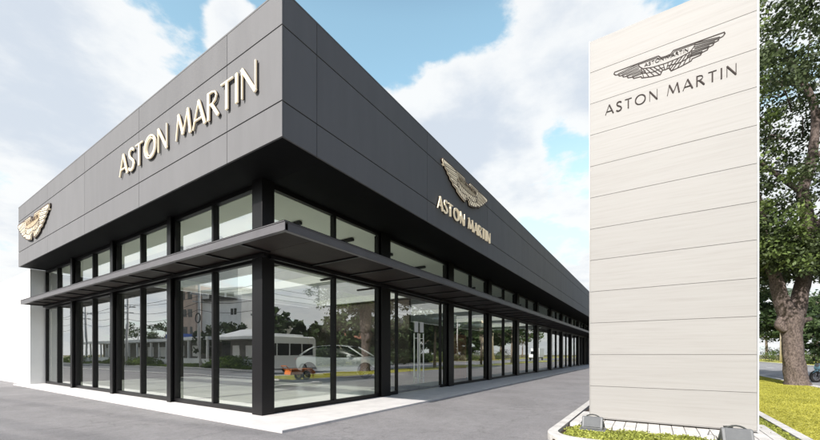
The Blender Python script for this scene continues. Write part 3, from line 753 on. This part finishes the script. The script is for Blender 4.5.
# parked scooter
def motorbike(loc, rz):
    r = empty('motorbike', loc, 'pale blue and black motorbike parked at the road edge right of the tree', 'motorbike', None, rz)
    for wx in (-.62, .62):
        wheel(r, wx, 0, .29, .10, 1)
    MB().prism([(-.75,.62),(-.55,.45),(-.15,.42),(-.05,.55),(-.1,.74),(-.45,.78)], -.13, .13, lambda p, d: Vector((p[0], d, p[1]))).build('rear_fairing', M['blue'], r, bevel=.04)
    MB().prism([(-.15,.30),(.15,.26),(.30,.42),(.12,.58),(-.1,.52)], -.12, .12, lambda p, d: Vector((p[0], d, p[1]))).build('engine', M['steel'], r, bevel=.03)
    MB().prism([(.10,.35),(.42,.42),(.56,.72),(.50,.95),(.36,.92),(.30,.66)], -.17, .17, lambda p, d: Vector((p[0], d, p[1]))).build('front_fairing', M['blue'], r, bevel=.05)
    MB().prism([(-.70,.78),(.05,.74),(.10,.80),(-.1,.84),(-.66,.87)], -.14, .14, lambda p, d: Vector((p[0], d, p[1]))).build('seat', M['rubber'], r, bevel=.03)
    MB().prism([(.45,.58),(.62,.61),(.80,.50),(.84,.44),(.62,.565),(.46,.52)], -.07, .07, lambda p, d: Vector((p[0], d, p[1]))).build('front_mudguard', M['blue'], r, bevel=.02)
    for s_ in (-1, 1):
        MB().tube([(.42, s_*.07, .88), (.55, s_*.07, .55), (.62, s_*.07, .29)], .022, 8).build('fork', M['steel'], r, smooth=True)
        MB().tube([(.40, s_*.05, .95), (.36, s_*.2, 1.0), (.28, s_*.34, 1.0)], .016, 8).build('handlebar', M['steel'], r, smooth=True)
        MB().tube([(.34, s_*.26, 1.0), (.36, s_*.30, 1.12)], .008, 6).build('mirror_stalk', M['steel'], r)
        MB().cyl((.36, s_*.31, 1.15), (1, 0, 0), .055, .02, 14).build('mirror', M['steel'], r)
    MB().cyl((.53, 0, .86), (1, 0, -.1), .085, .06, 16).build('headlight', M['lamp_glass'], r)
    MB().tube([(-.1, -.14, .32), (-.5, -.17, .34), (-.85, -.17, .42)], [.03, .045, .05], 10).build('exhaust', M['steel'], r, smooth=True)
    MB().box(-.82, -.74, -.07, .07, .60, .68).build('tail_light', M['red'], r, bevel=.01)
    MB().tube([(-.05, .1, .30), (-.02, .25, .0)], .012, 6).build('side_stand', M['steel'], r)
    return r
MBK = motorbike((22.95, -12.42, -.1), 2.15)
hm = MB(); rows = []
for i in range(9):
    t = -.35*PI + (PI/2+.35*PI)*i/8; rows.append([(.13*math.cos(t)*math.cos(2*PI*k/16), .115*math.cos(t)*math.sin(2*PI*k/16), .13*math.sin(t)) for k in range(16)])
hm.grid(rows, close=True); ho = hm.build('helmet', M['carwhite'], smooth=True)
ho.location = Vector((22.95, -12.42, -.1)) + Matrix.Rotation(2.15, 3, 'Z') @ Vector((.30, .20, 1.13))
tag(ho, 'white open helmet resting on the handlebar of the parked motorbike', 'helmet')

# ------------------------------------------------------------------ trees
def jit_tube(mb, pts, rs, n=14, amp=.08, sub=5):
    """bark tube: resampled, lumpy"""
    P = [Vector(p) for p in pts]; out = []; rr = []
    for i in range(len(P)-1):
        p0 = P[max(i-1, 0)]; p1 = P[i]; p2 = P[i+1]; p3 = P[min(i+2, len(P)-1)]
        for k in range(sub):
            t = k/sub; q = .5*((2*p1) + (p2-p0)*t + (2*p0-5*p1+4*p2-p3)*t*t + (3*p1-p0-3*p2+p3)*t**3)
            out.append(q); rr.append(rs[i]*(1-t)+rs[i+1]*t)
    out.append(P[-1]); rr.append(rs[-1])
    o = len(mb.v); mb.tube(out, rr, n)
    for j in range(o, len(mb.v)):
        i = (j-o)//n; k = (j-o) % n; c = out[min(i, len(out)-1)]; v = Vector(mb.v[j]); ph = k*2.1
        f = 1 + amp*(math.sin(ph+v.z*3.1) + .7*math.sin(k*.9+v.z*7.3+1) + .5*random.uniform(-1, 1))
        mb.v[j] = tuple(c + (v-c)*f)
tr = empty('street_tree', (18.01, -10.18, 0), 'big old tree with rough leaning trunk on the lawn right of the pylon', 'tree')
O = Vector((18.01, -10.18, 0))
rel = lambda *ps: [Vector(p)-O for p in ps]
mb = MB()
jit_tube(mb, rel((18.01,-10.18,-.05),(17.99,-10.15,.25),(17.95,-10.08,.9),(17.92,-10.03,1.64),(17.88,-9.98,2.3),(17.86,-9.93,2.75),(17.90,-10.0,3.2)), [.47,.37,.335,.32,.33,.42,.36], 26, .06)
jit_tube(mb, rel((17.80,-9.88,2.9),(17.66,-9.64,3.57),(17.50,-9.40,4.6),(17.25,-9.02,5.6),(17.22,-8.98,7.0),(17.0,-8.6,8.6),(16.4,-7.9,10.2)), [.33,.27,.22,.17,.13,.10,.05], 14, .06)
jit_tube(mb, rel((17.96,-10.10,2.95),(18.06,-10.27,3.7),(18.20,-10.5,5.0),(18.30,-10.6,6.5),(18.15,-10.39,8.2),(18.36,-10.71,9.5),(18.42,-10.81,11.5),(18.15,-10.39,12.8),(17.8,-9.86,13.7),(17.2,-9.1,14.3)), [.33,.27,.25,.24,.20,.17,.13,.10,.07,.04], 14, .05)
jit_tube(mb, rel((17.92,-10.0,2.62),(18.15,-10.36,2.70),(18.36,-10.66,2.80)), [.22,.13,.09], 12, .08)     # stub
jit_tube(mb, rel((17.72,-9.75,2.3),(17.66,-9.6,2.55),(17.70,-9.65,2.85)), [.16,.20,.14], 10, .1)          # burr
for a, b, c, r0 in [((18.3,-10.6,6.3),(19.2,-11.9,8.0),(20.4,-13.4,9.2),.15),((18.2,-10.45,8.0),(17.3,-8.9,9.4),(16.2,-7.2,10.6),.11),((18.35,-10.7,9.4),(19.5,-12.3,11.2),(20.8,-14.0,12.6),.11),
                    ((18.42,-10.8,11.2),(17.4,-11.6,12.6),(16.4,-12.4,13.6),.08),((17.3,-9.1,5.4),(16.2,-8.4,6.4),(15.1,-7.6,7.4),.10),((18.25,-10.55,5.2),(17.4,-11.6,6.6),(16.3,-12.8,7.6),.10),
                    ((18.15,-10.4,12.6),(19.2,-9.4,13.8),(20.4,-8.2,14.6),.07),((17.0,-8.6,8.4),(18.2,-7.4,9.6),(19.4,-6.4,10.6),.07),((18.3,-10.6,6.0),(19.6,-9.6,7.2),(21.2,-8.5,8.2),.1)]:
    jit_tube(mb, rel(a, b, c), [r0, r0*.65, r0*.25], 9, .06)
for i in range(70):      # twigs
    z = random.uniform(4.8, 14); a = random.uniform(0, 2*PI); s0 = Vector((18.2, -10.4, z)) + Vector((math.cos(a), math.sin(a), 0))*random.uniform(.4, 2.6)
    e = s0 + Vector((math.cos(a), math.sin(a), random.uniform(-.2, .6)))*random.uniform(1.2, 2.6)
    mb.tube([s0-O, (s0+e)/2-O+Vector((0, 0, .15)), e-O], [.03, .022, .008], 5)
mb.build('trunk', M['bark'], tr, smooth=True)
def keep(c):
    x, y, z = c
    return not (z < 3.6)
ck = np.array([0.2, -.3, 10.4])
P1, s1 = clumps(600, ck, (5.6, 5.6, 6.6), 86, .58, .065, .12, shell=.12, zmin=4.4)
Pl, sl = clumps(110, (-.4, .3, 5.3), (2.6, 2.6, 1.0), 66, .5, .07, .12, zmin=4.25)
leaf_obj('crown', np.concatenate([P1, Pl]), np.concatenate([s1, sl]), M['leaf'], tr)
P2, s2 = clumps(260, ck, (5.7, 5.7, 6.7), 64, .5, .065, .115, shell=.45, zmin=4.6)
Pm, sm_ = clumps(60, (-1.3, .9, 5.6), (1.8, 1.8, .9), 60, .45, .07, .11, zmin=4.4)
leaf_obj('crown', np.concatenate([P2, Pm]), np.concatenate([s2, sm_]), M['leaflight'], tr)

def bg_tree(x, y, h, cr, label, m='leafbg', tr_h=.35, ncl=90, per=34, ls=.28, group='trees around the streets', z0=0., r0=.18, flat=.8, cat='tree', shape=1.):
    t = empty('tree', (x, y, z0), label, cat, group)
    mb = MB(); top = h*.78
    mb.tube([(0,0,-.2),(.1*cr*.2,0,h*tr_h*.5),(-.05,.1,h*tr_h),(.1,0,top)], [r0*1.3, r0, r0*.85, r0*.25], 9)
    for i in range(7):
        a = i*2.4; zb = h*(tr_h*.9+.05*i); mb.tube([(0,0,zb),(math.cos(a)*cr*.4, math.sin(a)*cr*.4, zb+cr*.3),(math.cos(a)*cr*.75, math.sin(a)*cr*.75, zb+cr*.5)], [r0*.5, r0*.3, r0*.1], 6)
    mb.build('trunk', M['barkfar'], t, smooth=True)
    ch_ = h*(1-tr_h)/2
    P, s_ = clumps(ncl, (0, 0, h-ch_), (cr, cr, ch_*shape), per, cr*.21, ls*.6, ls*1.2, shell=.25)
    leaf_obj('crown', P, s_, M[m], t)
    return t
def bush(x, y, w, h, label, m='leafbg', ls=.12, ncl=26, per=40, group='shrubs beyond the road'):
    t = empty('shrub', (x, y, 0), label, 'shrub', group)
    P, s_ = clumps(ncl, (0, 0, h*.5), (w*.5, w*.5, h*.48), per, w*.16, ls*.6, ls*1.3, shell=.2)
    leaf_obj('foliage', P, s_, M[m], t)
    mb = MB()
    for k in range(5): mb.tube([(0,0,-.05),(math.cos(k*1.3)*w*.25, math.sin(k*1.3)*w*.25, h*.6)], [.03,.015], 6)
    mb.build('stem', M['barkfar'], t)
    return t
def palm(x, y, h, label, r0=.2):
    t = empty('palm_tree', (x, y, 0), label, 'palm tree', 'palms along the far side of the road')
    MB().tube([(0,0,-.1),(.03,0,h*.3),(-.03,.05,h*.7),(0,0,h)], [r0*1.25, r0, r0*.9, r0*.7], 12).build('trunk', M['palmtrunk'], t, smooth=True)
    mb = MB()
    for k in range(17):
        a = k*2.4; L_ = random.uniform(2.0, 2.8); up = random.uniform(.2, 1.3); pr_ = []
        for i in range(9):
            u = i/8; pr_.append(Vector((math.cos(a)*L_*u, math.sin(a)*L_*u, h + up*1.2*u - (1.2+up)*1.15*u*u)))
        for i in range(1, 9):
            p = pr_[i]; sd = Vector((-math.sin(a), math.cos(a), 0)); w = .62*math.sin(PI*min(.95, i/8*.85+.12))
            for s_ in (-1, 1):
                q = p + sd*s_*w + Vector((0, 0, -.30*w)) + (p-pr_[i-1])*.6
                mb.add([p, p+(p-pr_[i-1])*.30, q, ], [(0,1,2)])
                p2 = (p+pr_[i-1])/2; q2 = p2 + sd*s_*w + Vector((0,0,-.30*w)) + (p-pr_[i-1])*.6
                mb.add([p2, p2+(p-pr_[i-1])*.30, q2], [(0,1,2)])
    mb.build('crown', M['leafbg'], t, recalc=False)
    return t
nm_h = ['first','second','third','fourth','fifth','sixth','seventh','eighth','ninth','tenth','eleventh','twelfth','thirteenth','fourteenth']
# far side of the road, seen right of the pylon
palm(77.5, -22.3, 11.5, 'pale trunked palm nearest the pylon edge across the road', .30)
palm(72.0, -22.3, 10.5, 'second pale palm from the pylon edge across the road', .30)
palm(62, -24.5, 8.5, 'shorter palm behind the trunk of the big tree', .22)
for i, (x, y, w, h, m) in enumerate([(70,-22.6,3.4,1.9,'leafbg'),(66,-22.4,3.0,1.6,'leaflight'),(61.5,-22.6,3.6,2.2,'leafdark'),(57,-22.5,3.2,1.6,'leafbg'),(52,-22.6,3.4,1.9,'leaflight'),(47.5,-22.4,3.0,1.5,'leafbg'),(43.5,-22.6,3.2,1.8,'leafdark'),(80,-22.6,4.2,2.2,'leaflight'),(86,-22.8,4.6,2.6,'leafdark')]):
    bush(x, y, w, h, ['round mid green shrub','low light green shrub','tall dark shrub','loose green shrub','fresh green clipped shrub','small roadside shrub','dark shrub at the near end of the row','wide light shrub by the palms','tallest dark shrub behind the palms'][i] + ' on the far verge', m)
for i, (x, y, h, cr, m) in enumerate([(96,-27,11,5,'leafdark'),(84,-31,12,5,'leafbg'),(74,-34,10,4.4,'leafdark'),(64,-31,9.5,4,'leafbg'),(110,-36,14,6.5,'leafdark'),(56,-30,8.5,3.8,'leafdark'),(128,-30,13,7,'leafbg'),(150,-45,16,9,'leafdark')]):
    bg_tree(x, y, h, cr, ['dark dense tree behind the palms','tall mid green tree behind the shrubs','dark tree between palm and big trunk','rounded tree behind the big trunk','distant tall dark tree past the pylon','small dark tree right of the big trunk','broad distant tree up the road','farthest large tree up the road'][i], m, ncl=80, per=30, ls=.5, r0=.3)
for i in range(14):
    bush(4.5 + i*3.1, -21.4, 3.7, 1.9 + .3*math.sin(i*2.3), nm_h[i] + ' dark shrub of the hedge across the road from the long front', 'leafdark', ls=.2, ncl=26, per=44, group='hedge shrubs facing the showroom')
# behind the camera, mirrored in the right hand glazing
hz = [(6,-25,7,3.2,'leafdark'),(13,-27,6,3,'leafbg'),(20,-26,6.5,3.2,'leafdark'),(26,-25,5.2,2.8,'leafdark'),(32,-25.5,6.5,3,'leafbg'),(38,-24.5,7.5,3.4,'leafdark'),(44,-26,6.5,3,'leafbg'),(50,-25,8,3.6,'leafdark'),(57,-25,6.5,3.2,'leafbg'),(64,-26,8,3.8,'leafdark'),(70,-25,6,3,'leafbg'),(-3,-27,8,3.6,'leafbg'),(-12,-25,7,3.4,'leafdark')]
nm = ['first','second','third','fourth','fifth','sixth','seventh','eighth','ninth','tenth','eleventh','twelfth','thirteenth']
for i, (x, y, h, cr, m) in enumerate(hz):
    bg_tree(x, y, h, cr, nm[i] + ' bushy tree of the row facing the showroom across the road', m, tr_h=.18, ncl=70, per=30, ls=.42, group='row of trees facing the long front')
for i, (x, h, cr) in enumerate([(27.5, 8.5, 2.8), (39, 9, 3.2), (51, 9, 3.2)]):
    bg_tree(x, -9.3, h, cr, ['slim street tree on the lawn behind the big tree', 'street tree midway along the lawn strip', 'street tree at the far end of the lawn strip'][i], 'leafbg', tr_h=.38, ncl=90, per=50, ls=.2, group='street trees on the lawn strip', r0=.13)

# ------------------------------------------------------------------ buildings around
wh = empty('warehouse', (33, -52, 0), 'cream warehouse with shallow grey gabled roof across the road', 'building')
MB().box(-18, 5, -9, 9, -.1, 6.4).build('wall', M['wallcream'], wh)
MB().prism([(-19, 6.3), (-7, 10.2), (6, 6.3), (6, 6.6), (-7, 10.6), (-19, 6.6)], -9.6, 9.6, lambda p, d: Vector((p[0], d, p[1]))).build('roof', M['roofgrey'], wh)
MB().prism([(-18, 6.42), (-7, 10.1), (5, 6.42)], 8.7, 8.98, lambda p, d: Vector((p[0], d, p[1]))).build('gable', M['roofgrey'], wh)
for i in range(7): MB().box(-16.5+i*3, -14.9+i*3, 8.98, 9.05, 4.3, 5.6).build('window', M['carglass'], wh)
sh = empty('shop_row', (14, -34, 0), 'low white shop row with flat roof across the road', 'building')
MB().box(-30, 34, -4, 4, -.1, 3.4).build('wall', M['wallwhite'], sh)
MB().box(-30.5, 34.5, -4.4, 5.0, 3.42, 3.65).build('roof', M['roofgrey'], sh)
for i in range(12): MB().box(-28+i*5, -25+i*5, 3.99, 4.06, .3, 2.6).build('shutter', M['dimwall'], sh)
bw_ = empty('brick_house', (52, -35, 0), 'red brown brick house across the road further along', 'building')
MB().box(-6, 6, -4, 4, -.1, 5.5).build('wall', M['brick'], bw_)
MB().prism([(-6.5, 5.5), (0, 8), (6.5, 5.5)], -4.5, 4.5, lambda p, d: Vector((p[0], d, p[1]))).build('roof', M['roofgrey'], bw_)
for i in range(3): MB().box(-4.6+i*3.6, -3.2+i*3.6, 3.99, 4.06, 1.2, 2.8).build('window', M['carglass'], bw_)

# street opposite the left front
vr_ = empty('veranda_house', (-21.0, 52, 0), 'long low white house with veranda posts across the street', 'building')
MB().box(-4.5, 1.2, -13, 26, -.1, 3.0).build('wall', M['dimwall'], vr_)
MB().box(-5, 3.4, -13.6, 26.6, 3.02, 3.42).build('roof', M['wallwhite'], vr_)
for i in range(17): MB().box(3.0, 3.22, -13.2+i*2.42, -12.98+i*2.42, -.1, 3.015).build('post', M['wallwhite'], vr_)
MB().box(2.98, 3.1, -13, 26, .55, .78).build('rail', M['wallwhite'], vr_)
for i in range(9): MB().box(1.2, 1.28, -11.5+i*4.2, -9.6+i*4.2, 1.0, 2.4).build('window', M['wallwhite'], vr_)
MB().box(-1.0, 3.0, -5, -2.8, 3.43, 4.0).build('roof_tank', M['bluesheet'], vr_)
v2 = empty('low_house', (-20.5, 27.0, 0), 'low white roofed house between the tower block and the street', 'building')
MB().box(-4, 1.4, -7, 9, -.1, 2.9).build('wall', M['dimwall'], v2)
MB().prism([(-4.6, 2.9), (3.4, 2.9), (3.4, 3.2), (-.6, 4.3), (-4.6, 3.2)], -7.6, 9.6, lambda p, d: Vector((p[0], d, p[1]))).build('roof', M['wallwhite'], v2)
for i in range(6): MB().box(1.4, 1.48, -6+i*2.6, -4.6+i*2.6, .9, 2.3).build('window', M['wallwhite'], v2)
tb = empty('apartment_block', (-30.5, 56, 0), 'five storey weathered white and pinkish apartment block across the street', 'building')
a_ = math.atan2(-.8368, .5476)     # turned a little to the street
tb.rotation_euler = (0, 0, -.22)
MB().box(-9, 3.2, -6.6, 2.2, -.1, 11.6).build('wall', M['wallwhite'], tb)
MB().box(-8, 4.4, 2.21, 7.0, -.1, 12.6).build('wall', M['wallpink'], tb)
MB().box(-8, 4.45, 2.3, 6.9, .05, 6.3).build('lower_wall', M['brick'], tb) if False else None
MB().box(-9.3, 3.5, -6.9, 2.2, 11.62, 11.9).build('roof', M['wallwhite'], tb)
MB().box(-8.3, 4.7, 2.22, 7.3, 12.62, 12.9).build('roof', M['wallwhite'], tb)
mb = MB()
for z in (10.2, 9.9): mb.box(3.2, 3.9, -5.8, 1.8, z, z+.12)
mb.build('balcony', M['dimwall'], tb)
for (yy, z) in [(-5.6, 7.6), (-4.9, 7.6), (-5.6, 4.8), (-4.9, 4.8), (-5.6, 2.2), (-4.9, 2.2)]: MB().box(3.19, 3.26, yy, yy+.5, z, z+1.0).build('window', M['carglass'], tb)
for yy in (-5.0, -3.0, -1.0): MB().box(3.19, 3.26, yy, yy+1.5, 10.4, 11.2).build('window', M['carglass'], tb)
for z in range(4):
    for yy in (3.0, 4.6): MB().box(4.39, 4.46, yy, yy+.9, 1.6+z*2.9, 2.9+z*2.9).build('window', M['dimwall'], tb)
    MB().box(4.46, 5.3, 5.6, 6.95, 1.0+z*2.9, 1.9+z*2.9).build('balcony', M['wallpink'], tb)
gb = empty('grey_building', (-33, 38, 0), 'grey flat roofed building right of the apartment block', 'building')
MB().box(-6, 4, -5, 8, -.1, 7.2).build('wall', M['wallwhite'], gb); MB().box(-6.3, 4.3, -5.3, 8.3, 7.22, 7.5).build('roof', M['roofgrey'], gb)
for i in range(4): MB().box(3.99, 4.06, -4+i*3, -2.4+i*3, 4.2, 5.6).build('window', M['carglass'], gb)
lt = [(-19,40.5,4.6,2.1,'leafdark'),(-24,44,6.0,2.6,'leafdark'),(-25,33,4.8,2.4,'leafbg'),(-17.8,22,4.0,2.0,'leafdark'),(-17.5,15,4.4,2.2,'leafbg'),(-21,8,6,3,'leafdark'),(-19,0,5.5,2.8,'leafbg'),(-28,72,7.5,3.4,'leafdark'),(-20,-8,6.5,3.2,'leafdark'),(-30,90,8,4,'leafbg')]
for i, (x, y, h, cr, m) in enumerate(lt): bg_tree(x, y, h, cr, nm[i] + ' tree standing behind the weedy verge across the street', m, tr_h=.2, ncl=60, per=36, ls=.3, group='trees across the left street', r0=.12)
# weeds on the verge
cl = []
for i in range(2600):
    y = RNG.uniform(-8, 75); x = -12.9 - abs(RNG.normal()) * 1.3 - .2; h = .12 + .75*max(0, math.sin(y*.5)*math.sin(y*.23+1))**.6 * (.4 + min(1, abs(x+12.9)/1.2))
    k = 26; q = RNG.normal(size=(k, 3)) * (.18, .22, .0); q[:, 2] = RNG.random(k)*h + .03; cl.append(q + (x, y, 0))
P = np.concatenate(cl); o = leaf_obj('weeds', P, RNG.uniform(.06, .16, len(P)), M['weed'], up=.5); tag(o, 'rank green weeds along the far verge of the street', 'weeds', kind='stuff')
fw_ = MB().box(-15.9, -15.75, 26, 75, -.1, .8)
tag(fw_.build('low_wall', M['wallwhite']), 'low white garden wall behind the weeds across the street', 'wall')
# utility poles and wires
poles = [(-13.1, 16.5), (-13.1, 31.5), (-13.1, 48.0), (-13.1, 62.5), (-13.1, 80)]
lb = ['concrete utility pole opposite the corner of the showroom', 'concrete utility pole with a coil of cable near its top', 'concrete utility pole in front of the veranda house', 'utility pole at the far end of the veranda house', 'farthest utility pole along the street']
for i, (x, y) in enumerate(poles):
    p = empty('utility_pole', (x, y, 0), lb[i], 'utility pole', 'utility poles along the street')
    MB().tube([(0,0,-.1),(0,0,8.4)], [.17, .10], 12).build('pole', M['pole'], p, smooth=True)
    MB().box(-.8, .8, -.05, .05, 7.0, 7.12).build('crossarm', M['pole'], p)
    MB().box(-.6, .6, -.05, .05, 6.3, 6.4).build('crossarm', M['pole'], p)
    mb = MB()
    for xx in (-.7, -.25, .25, .7): mb.cyl((xx, 0, 7.2), (0, 0, 1), .05, .16, 8)
    mb.build('insulator', M['white'], p)
    if i == 1: MB().tube([(.12, .45*math.cos(t), 4.8+.45*math.sin(t)) for t in [2*PI*k/24 for k in range(25)]], .06, 8).build('cable_coil', M['rubber'], p, smooth=True)
def wire(a, b, sag, label):
    a = Vector(a); b = Vector(b); pts = [a.lerp(b, t/14) - Vector((0, 0, sag*4*(t/14)*(1-t/14))) for t in range(15)]
    tag(MB().tube(pts, .022, 5).build('power_line', M['rubber']), label, 'cable', 'power lines')
hts = [(-.7, 7.25), (.7, 7.25), (.0, 6.35), (.12, 5.6)]
for k, (dx, z) in enumerate(hts):
    for i in range(4):
        wire((poles[i][0]+dx, poles[i][1], z), (poles[i+1][0]+dx, poles[i+1][1], z), .35+.12*k, ['street side top', 'outer top', 'middle', 'lowest sagging'][k] + ' power line on the ' + ['first', 'second', 'third', 'fourth'][i] + ' span of utility poles')
    wire((poles[0][0]+dx, poles[0][1], z), (-8+dx, -22, z+1), .6, ['street side top', 'outer top', 'middle', 'lowest sagging'][k] + ' power line running to the road corner')
for k in range(3): wire((-8, -22, 7.6+k*.5), (60, -22.5, 8.2+k*.5), 1.2, ['lowest', 'middle', 'top'][k] + ' power line along the far side of the road')
for (x, y, l_) in ((-8, -22, 'utility pole at the road corner'), (60, -22.5, 'utility pole down the road')):
    p = empty('utility_pole', (x, y, 0), l_, 'utility pole'); MB().tube([(0,0,-.1),(0,0,9.4)], [.17, .10], 12).build('pole', M['pole'], p, smooth=True)

# ------------------------------------------------------------------ world: Nishita sky with clouds
SUN_EL = math.radians(35); SUN_AZ = Vector((-1, .01, 0)).normalized()       # towards the sun
W = bpy.data.worlds.new('World'); S.world = W; W.use_nodes = True; nt = W.node_tree; nt.nodes.clear(); L = nt.links
out = N(nt, 'OutputWorld'); bg = N(nt, 'Background'); bg.inputs['Strength'].default_value = .139
sky = N(nt, 'TexSky', sky_type='NISHITA'); sky.sun_disc = False; sky.sun_elevation = SUN_EL
sky.sun_rotation = math.atan2(SUN_AZ.x, SUN_AZ.y); sky.air_density = 1.0; sky.dust_density = 1.5; sky.ozone_density = 1.6
tc = N(nt, 'TexCoord'); D = tc.outputs['Generated']
sx = N(nt, 'SeparateXYZ'); L.new(D, sx.inputs[0])
def math_(op, a, b=None, c=None):
    k = N(nt, 'Math', operation=op)
    for i, v in enumerate((a, b, c)):
        if v is None: continue
        if isinstance(v, (int, float)): k.inputs[i].default_value = v
        else: L.new(v, k.inputs[i])
    return k.outputs[0]
zc = math_('MAXIMUM', sx.outputs[2], 0.)
den = math_('ADD', zc, .22)
cbx = N(nt, 'CombineXYZ'); L.new(math_('DIVIDE', sx.outputs[0], den), cbx.inputs[0]); L.new(math_('DIVIDE', sx.outputs[1], den), cbx.inputs[1]); L.new(math_('MULTIPLY', zc, 1.5), cbx.inputs[2])
def cloud_noise(offset):
    ad = N(nt, 'VectorMath', operation='ADD'); L.new(cbx.outputs[0], ad.inputs[0]); ad.inputs[1].default_value = offset
    n1 = N(nt, 'TexNoise'); n1.inputs['Scale'].default_value = 2.1; n1.inputs['Detail'].default_value = 13; n1.inputs['Roughness'].default_value = .585
    n1.inputs['Distortion'].default_value = .0
    L.new(ad.outputs[0], n1.inputs['Vector'])
    n2 = N(nt, 'TexNoise'); n2.inputs['Scale'].default_value = 9.; n2.inputs['Detail'].default_value = 8; n2.inputs['Roughness'].default_value = .6
    L.new(ad.outputs[0], n2.inputs['Vector']); return math_('ADD', n1.outputs['Fac'], math_('MULTIPLY', math_('SUBTRACT', n2.outputs['Fac'], .5), .22))
def pixdir(x, y):
    a = (x-410)/371; b = (354-y)/371; return Vector((a*.5476+.8368, -a*.8368+.5476, b)).normalized()
nrmz = N(nt, 'VectorMath', operation='NORMALIZE'); L.new(D, nrmz.inputs[0])
def blob(x, y, x2, y2, wgt):
    d = pixdir(x, y); c = math.cos(d.angle(pixdir(x2, y2)))
    dt = N(nt, 'VectorMath', operation='DOT_PRODUCT'); L.new(nrmz.outputs[0], dt.inputs[0]); dt.inputs[1].default_value = d
    mr = N(nt, 'MapRange', interpolation_type='SMOOTHSTEP'); mr.inputs['From Min'].default_value = c; mr.inputs['From Max'].default_value = 1.; mr.inputs['To Min'].default_value = 0; mr.inputs['To Max'].default_value = wgt
    L.new(dt.outputs['Value'], mr.inputs['Value']); return mr.outputs[0]
BL = [(360, 10, 500, 10, -.40), (440, 55, 530, 60, -.10), (140, -10, 240, -10, -.22), (560, 130, 590, 140, -.08), (330, 75, 365, 95, -.05), (485, 160, 510, 165, -.08),
      (560, 70, 660, 70, .22), (425, 118, 520, 140, .34), (60, 60, 190, 60, .10), (240, 30, 285, 40, .16), (500, 185, 560, 195, .10), (330, 30, 310, 50, .10), (40, 170, 150, 200, .14)]
bias = None
for b_ in BL:
    o_ = blob(*b_); bias = o_ if bias is None else math_('ADD', bias, o_)
n_a = math_('ADD', cloud_noise((3.1, 1.7, .4)), bias)
n_b = math_('ADD', cloud_noise((3.1 + .05, 1.7 - .02, .4 - .05)), bias)
def sm(src, a, b, lo=0., hi=1.):
    mr = N(nt, 'MapRange', interpolation_type='SMOOTHSTEP'); mr.inputs['From Min'].default_value = a; mr.inputs['From Max'].default_value = b
    mr.inputs['To Min'].default_value = lo; mr.inputs['To Max'].default_value = hi; L.new(src, mr.inputs['Value']); return mr.outputs[0]
cov = sm(n_a, .385, .485)
shade = sm(n_b, .47, .74)
cc = N(nt, 'MixRGB'); cc.inputs[1].default_value = (5.1, 5.14, 5.15, 1); cc.inputs[2].default_value = (3.6, 3.9, 4.35, 1); L.new(shade, cc.inputs[0])
# clear-sky colour lifted towards the pale cyan of a hazy humid day
tint = N(nt, 'MixRGB', blend_type='MULTIPLY'); tint.inputs[0].default_value = 1.; tint.inputs[2].default_value = (2.15, 2.25, 1.70, 1); L.new(sky.outputs[0], tint.inputs[1])
hz_ = sm(sx.outputs[2], .16, .60, 1., 0.)
hm_ = N(nt, 'MixRGB'); L.new(math_('MULTIPLY', hz_, .86), hm_.inputs[0]); L.new(tint.outputs[0], hm_.inputs[1]); hm_.inputs[2].default_value = (4.2, 4.62, 4.85, 1)
mx = N(nt, 'MixRGB'); L.new(math_('MULTIPLY', cov, .93), mx.inputs[0]); L.new(hm_.outputs[0], mx.inputs[1]); L.new(cc.outputs[0], mx.inputs[2])
hi = sm(math_('ADD', sx.outputs[2], math_('MULTIPLY', math_('MAXIMUM', math_('SUBTRACT', math_('MULTIPLY', sx.outputs[1], -1.), .3), 0.), .8)), .66, .80)  # clouds faded out high up and behind, mostly unseen, to lower ambient light
west = sm(sx.outputs[0], -.5, -.05, 1.35, 1.)      # unseen sky behind the camera boosted to brighten reflections and the left front
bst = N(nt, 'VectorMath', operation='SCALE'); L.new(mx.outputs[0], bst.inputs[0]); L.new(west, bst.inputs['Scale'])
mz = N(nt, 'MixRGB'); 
q_ = math_('MULTIPLY', sm(sx.outputs[1], -.42, -.05, 1., 0.), sm(sx.outputs[0], .15, .52, 1., 0.))   # added dimming of an unseen sky quadrant, keeps the right front dark
dimmed_sky = N(nt, 'VectorMath', operation='SCALE'); L.new(bst.outputs[0], dimmed_sky.inputs[0]); L.new(math_('SUBTRACT', 1., math_('MULTIPLY', q_, .78)), dimmed_sky.inputs['Scale'])
L.new(hi, mz.inputs[0]); L.new(dimmed_sky.outputs[0], mz.inputs[1]); L.new(sky.outputs[0], mz.inputs[2])
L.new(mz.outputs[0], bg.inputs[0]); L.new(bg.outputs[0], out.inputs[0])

sl_ = bpy.data.lights.new('sun', 'SUN'); sl_.energy = 5.0; sl_.angle = math.radians(1.2); sl_.color = (1, .955, .925)
so = bpy.data.objects.new('sun', sl_); C.objects.link(so)
dirv = (SUN_AZ * math.cos(SUN_EL) + Vector((0, 0, math.sin(SUN_EL)))); so.rotation_euler = dirv.to_track_quat('Z', 'Y').to_euler(); so.location = (-20, 0, 30)

# ------------------------------------------------------------------ camera
cd = bpy.data.cameras.new('camera'); co = bpy.data.objects.new('camera', cd); C.objects.link(co); S.camera = co
cd.sensor_width = 36; cd.lens = 36*371/820; cd.shift_y = (354-219.8)/820; cd.clip_end = 3000; cd.clip_start = .05
co.location = CAM; co.rotation_euler = (PI/2, 0, math.atan2(.5476, .8368) - PI/2)
S.view_settings.view_transform = 'Standard'; S.view_settings.look = 'None'; S.view_settings.exposure = .48; S.view_settings.gamma = 1
S.view_settings.use_curve_mapping = False
S.render.engine = 'CYCLES'; S.cycles.max_bounces = 8; S.cycles.transparent_max_bounces = 12; S.cycles.use_denoising = True
